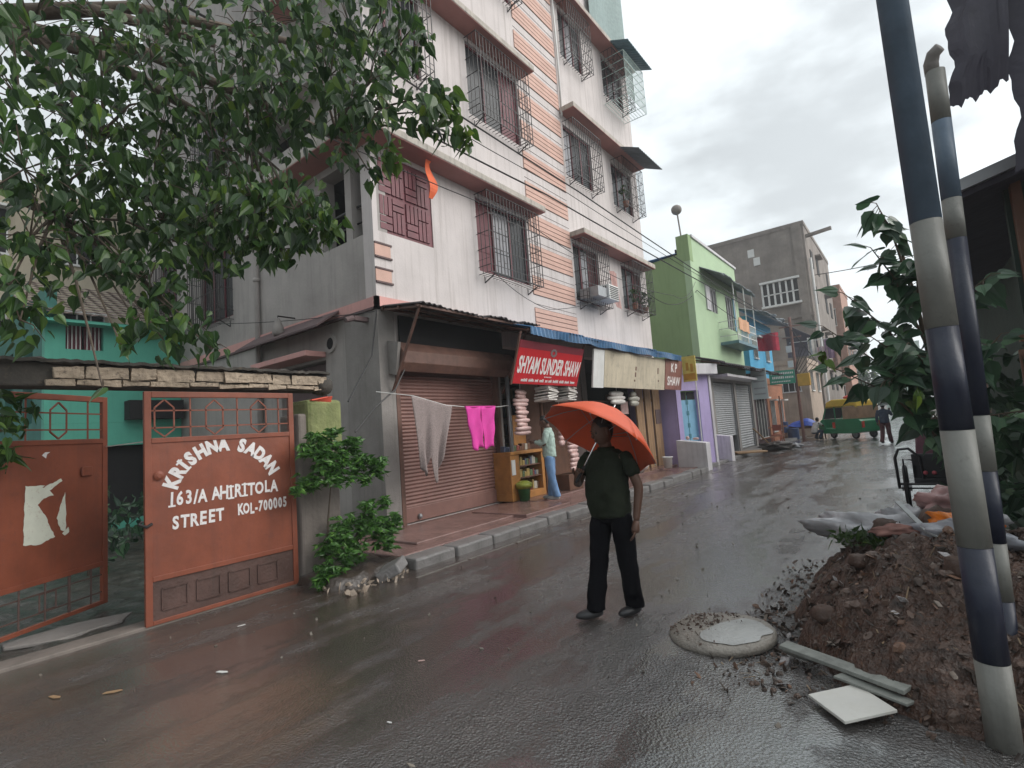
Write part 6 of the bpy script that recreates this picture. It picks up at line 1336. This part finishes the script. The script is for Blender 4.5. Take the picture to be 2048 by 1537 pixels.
# umbrella resting on his shoulder
m_umb = M('orange_umbrella', (.70, .10, .030), .5, .1, 6, .05, 40); 
ub = thing('umbrella', 'orange umbrella tilted back over the shoulder of the man in the road', 'umbrella', (-2.3, 4.05, 1.2))
ax = Vector((.271, .534, .801)).normalized(); uc = Vector((-2.159, 3.95, 1.475)); ux = ax.cross(Vector((0, 0, 1))).normalized(); uy = ax.cross(ux); UM = Matrix((ux, uy, ax)).transposed()
NR = 8; RU = .52
def ufn(u, v):
    a = 2*math.pi*u; seg = a/(2*math.pi/NR); f = seg-math.floor(seg); r = RU*v
    rr = r*(1-.085*math.sin(math.pi*f)*v*v); h = .30*(1-v**1.8)-.0+.02*v*math.sin(math.pi*f)
    return tuple(uc+UM @ Vector((rr*math.cos(a), rr*math.sin(a), h)))
mb = MB(); mb.grid(ufn, 64, 10); mb.build('canopy', m_umb, ub, smooth=True, solid=.002)
mb = MB()
for k in range(NR):
    a = 2*math.pi*k/NR; pts = [uc+UM @ Vector((RU*v*math.cos(a), RU*v*math.sin(a), .30*(1-v**1.8)-.008)) for v in (0.02, .25, .5, .75, 1.01)]
    mb.tube(pts, .003, 5); mid = uc+UM @ Vector((RU*.5*math.cos(a), RU*.5*math.sin(a), .30*(1-.5**1.8)-.01)); mb.tube([uc+ax*.03, mid], .003, 5)
mb.build('rib', m_steel, ub)
mb = MB(); mb.tube([uc+ax*.36, uc-ax*.27], .0065, 8); mb.build('shaft', M('chrome', (.75, .75, .76), .2, .05, 5, metal=1), ub, smooth=True)
mb = MB(); mb.tube([uc-ax*.27, uc-ax*.39, uc-ax*.42], [.013, .014, .010], 9); mb.build('handle', m_dark, ub, smooth=True)
m_mintsh = M('mint_shirt', (.40, .52, .46), .85, .25, 20, .3, 16, spots=.35, scol=(.14, .25, .2)); m_jean = M('blue_jeans', (.16, .28, .48), .85, .3, 4, .3, 30, spots=.3, scol=(.42, .5, .6)); m_slip = M('grey_slippers', (.35, .35, .34), .6)
person('customer in a mint shirt and washed blue jeans standing at the yellow counter', (-5.88, 8.72, .19), -1.15,
    dict(elR=(-.22, -.06, 1.08), wrR=(-.14, -.27, 1.16), elL=(.22, -.04, 1.08), wrL=(.10, -.28, 1.15), hR=(Vector((.4, -.9, .1)), Vector((.3, .1, .9)), .6), hL=(Vector((-.4, -.9, .1)), Vector((-.3, .1, .9)), .6), anL=(.10, .10, .085), knL=(.10, .02, .47), anR=(-.09, -.03, .085), hd=(0, -.06, 1.53)),
    (m_mintsh, m_jean, m_slip), 1.68, 'long', .0, (.45, 0))
mb = MB(); mb.obox((-6.16, 8.58, 1.38), (.05, .03, .01), (-.02, .05, .0), (0, 0, .01)); tag(mb.build('wallet', m_groove, bevel=.004), 'dark wallet held by the customer in the mint shirt', 'wallet')
m_nav = M('navy_shirt', (.035, .05, .085), .85, .2, 5); m_lungi = M('maroon_lungi', (.10, .035, .04), .85, .3, 5)
far = person('far pedestrian in a dark blue shirt walking beside the auto rickshaw under a grey umbrella', (-1.02, 25.9, 0), math.pi-.3, dict(elR=(-.26, -.06, 1.12), wrR=(-.16, -.16, 1.32), hR=(Vector((0, 0, 1)), Vector((.5, -.5, 0)), 1.2), anL=(.10, .2, .1), anR=(-.1, -.14, .085), knL=(.1, .03, .48)), (m_nav, m_lungi, m_sandal), 1.66, 'long')
u2 = thing('umbrella', 'pale grey umbrella held by the far pedestrian beside the auto rickshaw', 'umbrella', (-.85, 25.9, 1.5))
mb = MB(); mb.lathe([(.55, 1.86), (.5, 1.97), (.35, 2.09), (.15, 2.16), (.01, 2.18)], (-.8, 26.05, 0), 16); mb.build('canopy', M('grey_umbrella', (.32, .34, .36), .5), u2, solid=.004)
mb = MB(); mb.tube([(-.8, 26.05, 1.3), (-.8, 26.05, 2.22)], .01, 6); mb.build('shaft', m_steel, u2)
person('distant man in a white shirt squatting beside the auto rickshaw front wheel', (-4.15, 31.3, 0), 2.5, dict(pel=(0, .2, .45), wai=(0, .14, .6), che=(0, .03, .78), nek=(0, -.03, .93), nk2=(0, -.06, .98), hd=(0, -.1, 1.07), shL=(.18, 0, .9), shR=(-.18, 0, .9), elL=(.25, -.22, .72), elR=(-.25, -.22, .72), wrL=(.15, -.42, .62), wrR=(-.15, -.42, .62), hiL=(.1, .2, .42), hiR=(-.1, .2, .42), knL=(.15, -.22, .5), knR=(-.15, -.22, .5), anL=(.12, -.02, .085), anR=(-.12, -.02, .085)), (M('white_shirt', (.6, .58, .55), .8), m_nav, m_sandal), 1.6, 'short', 0, (.2, 0))
for i, (x, y, c_, lab) in enumerate(((-.35, 47, (.25, .25, .28), 'tiny far walker in grey in the middle of the street'), (.2, 55, (.5, .45, .42), 'tiny far walker in pale clothes at the right of the street'), (-.9, 66, (.12, .12, .16), 'tiny far walker in dark clothes at the street end'))):
    mm = M('far_cloth_%d' % i, c_, .8); person(lab, (x, y, 0), .3*i, dict(anL=(.1, .15, .085), anR=(-.1, -.12, .085)), (mm, m_black, m_sandal), 1.66, 'short')
# ---------------------------------------------------------------- auto rickshaw
m_agreen = M('auto_green', (.012, .24, .10), .3, .12, 3); m_ayel = M('auto_yellow', (.78, .52, .06), .45, .15, 3); m_acan = M('auto_canvas', (.42, .27, .17), .8, .2, 4)
ar = thing('auto_rickshaw', 'green and yellow three wheeled auto rickshaw turning across the street', 'auto rickshaw', (0, 0, 0))
def aprism(poly, y0, y1, name, mm, par=ar, bv=.03):
    q = MB(); q.prism([(x, y0, z) for x, z in poly], (0, y1-y0, 0)); return q.build(name, mm, par, bevel=bv)
aprism([(-1.25, .32), (-1.32, .62), (-1.12, 1.0), (-.95, 1.02), (-.85, .55), (-.25, .50), (-.2, 1.0), (1.15, 1.0), (1.3, .85), (1.28, .35), (.9, .28), (-.9, .28)], -.62, .62, 'body', m_agreen)
aprism([(-.75, 1.55), (-.65, 1.88), (-.3, 2.0), (.9, 1.98), (1.15, 1.85), (1.22, 1.5), (1.12, 1.5), (.98, 1.62), (-.6, 1.62)], -.62, .62, 'canopy', m_ayel, ar, .05)
aprism([(.3, 1.0), (1.18, 1.0), (1.2, 1.6), (.3, 1.6)], -.61, -.59, 'side_flap', m_acan, ar, .0); aprism([(.3, 1.0), (1.18, 1.0), (1.2, 1.6), (.3, 1.6)], .59, .61, 'side_flap', m_acan, ar, 0)
aprism([(1.14, 1.0), (1.2, 1.0), (1.22, 1.6), (1.16, 1.6)], -.58, .58, 'back_flap', m_acan, ar, 0)
q = MB()
for y in (-.58, .58): q.bar((-1.0, y, 1.0), (-.68, y, 1.7), .05); q.bar((-.2, y, 1.0), (-.2, y, 1.65), .04); q.bar((.3, y, 1.0), (.3, y, 1.65), .04)
q.build('pillar', m_agreen, ar)
q = MB(); q.prism([(-1.0, -.55, 1.03), (-1.0, .55, 1.03), (-.68, .55, 1.62), (-.68, -.55, 1.62)], (.012, 0, 0)); q.build('windscreen', m_glass, ar)
q = MB(); q.box(.3, .95, -.55, .55, .5, .72); q.box(.85, 1.0, -.55, .55, .72, 1.25); q.box(-.5, -.2, -.3, .3, .5, .75); q.build('seat', m_dark, ar, bevel=.03)
RX = Matrix.Rotation(math.pi/2, 3, 'X')
for c in ((-1.0, 0, .22), (.85, -.52, .22), (.85, .52, .22)): wheel(ar, c, .17, RX, .05, m_steel, 0)
m_lampw = M('lamp_lens', (.75, .72, .65), .15); m_lampr = M('tail_lens', (.65, .06, .03), .2)
for y in (-.4, .4): q = MB(); q.ball((-1.25, y, .78), (.07, .08, .08), 10, 6); q.build('headlight', m_lampw, ar, smooth=True); q = MB(); q.box(1.28, 1.33, y*1.25-.07, y*1.25+.07, .55, .85); q.build('tail_light', m_lampr, ar, bevel=.01)
q = MB(); q.box(-.35, -.2, -.66, -.625, .55, .85); q.build('side_lamp', m_lampr, ar, bevel=.01); q = MB(); q.box(-1.34, -1.28, -.3, .3, .42, .52); q.build('bumper', m_steel, ar)
ar.location = (-2.7, 31.2, 0); ar.rotation_euler = (0, 0, math.radians(-40))
q = MB(); q.ball((-2.3, 30.9, 2.06), (.5, .35, .12), 14, 8, None, lambda d: 1+.15*math.sin(d.x*7)*math.sin(d.y*5)); tag(q.build('red_bundle', M('red_bundle', (.55, .07, .05), .8, .2, 6), smooth=True), 'red cloth bundle tied on the auto rickshaw roof', 'bundle')
# ---------------------------------------------------------------- damp air
mz = bpy.data.materials.new('damp_air'); mz.use_nodes = True; n_ = mz.node_tree.nodes; n_.remove(n_['Principled BSDF'])
pv = n_.new('ShaderNodeVolumePrincipled'); pv.inputs['Color'].default_value = (.93, .95, .97, 1); pv.inputs['Density'].default_value = .0022; pv.inputs['Anisotropy'].default_value = .2
mz.node_tree.links.new(pv.outputs[0], n_['Material Output'].inputs['Volume'])
mb = MB(); mb.box(-45, 25, -8, 150, -1, 22); struct(mb.build('haze', mz), 'stuff')
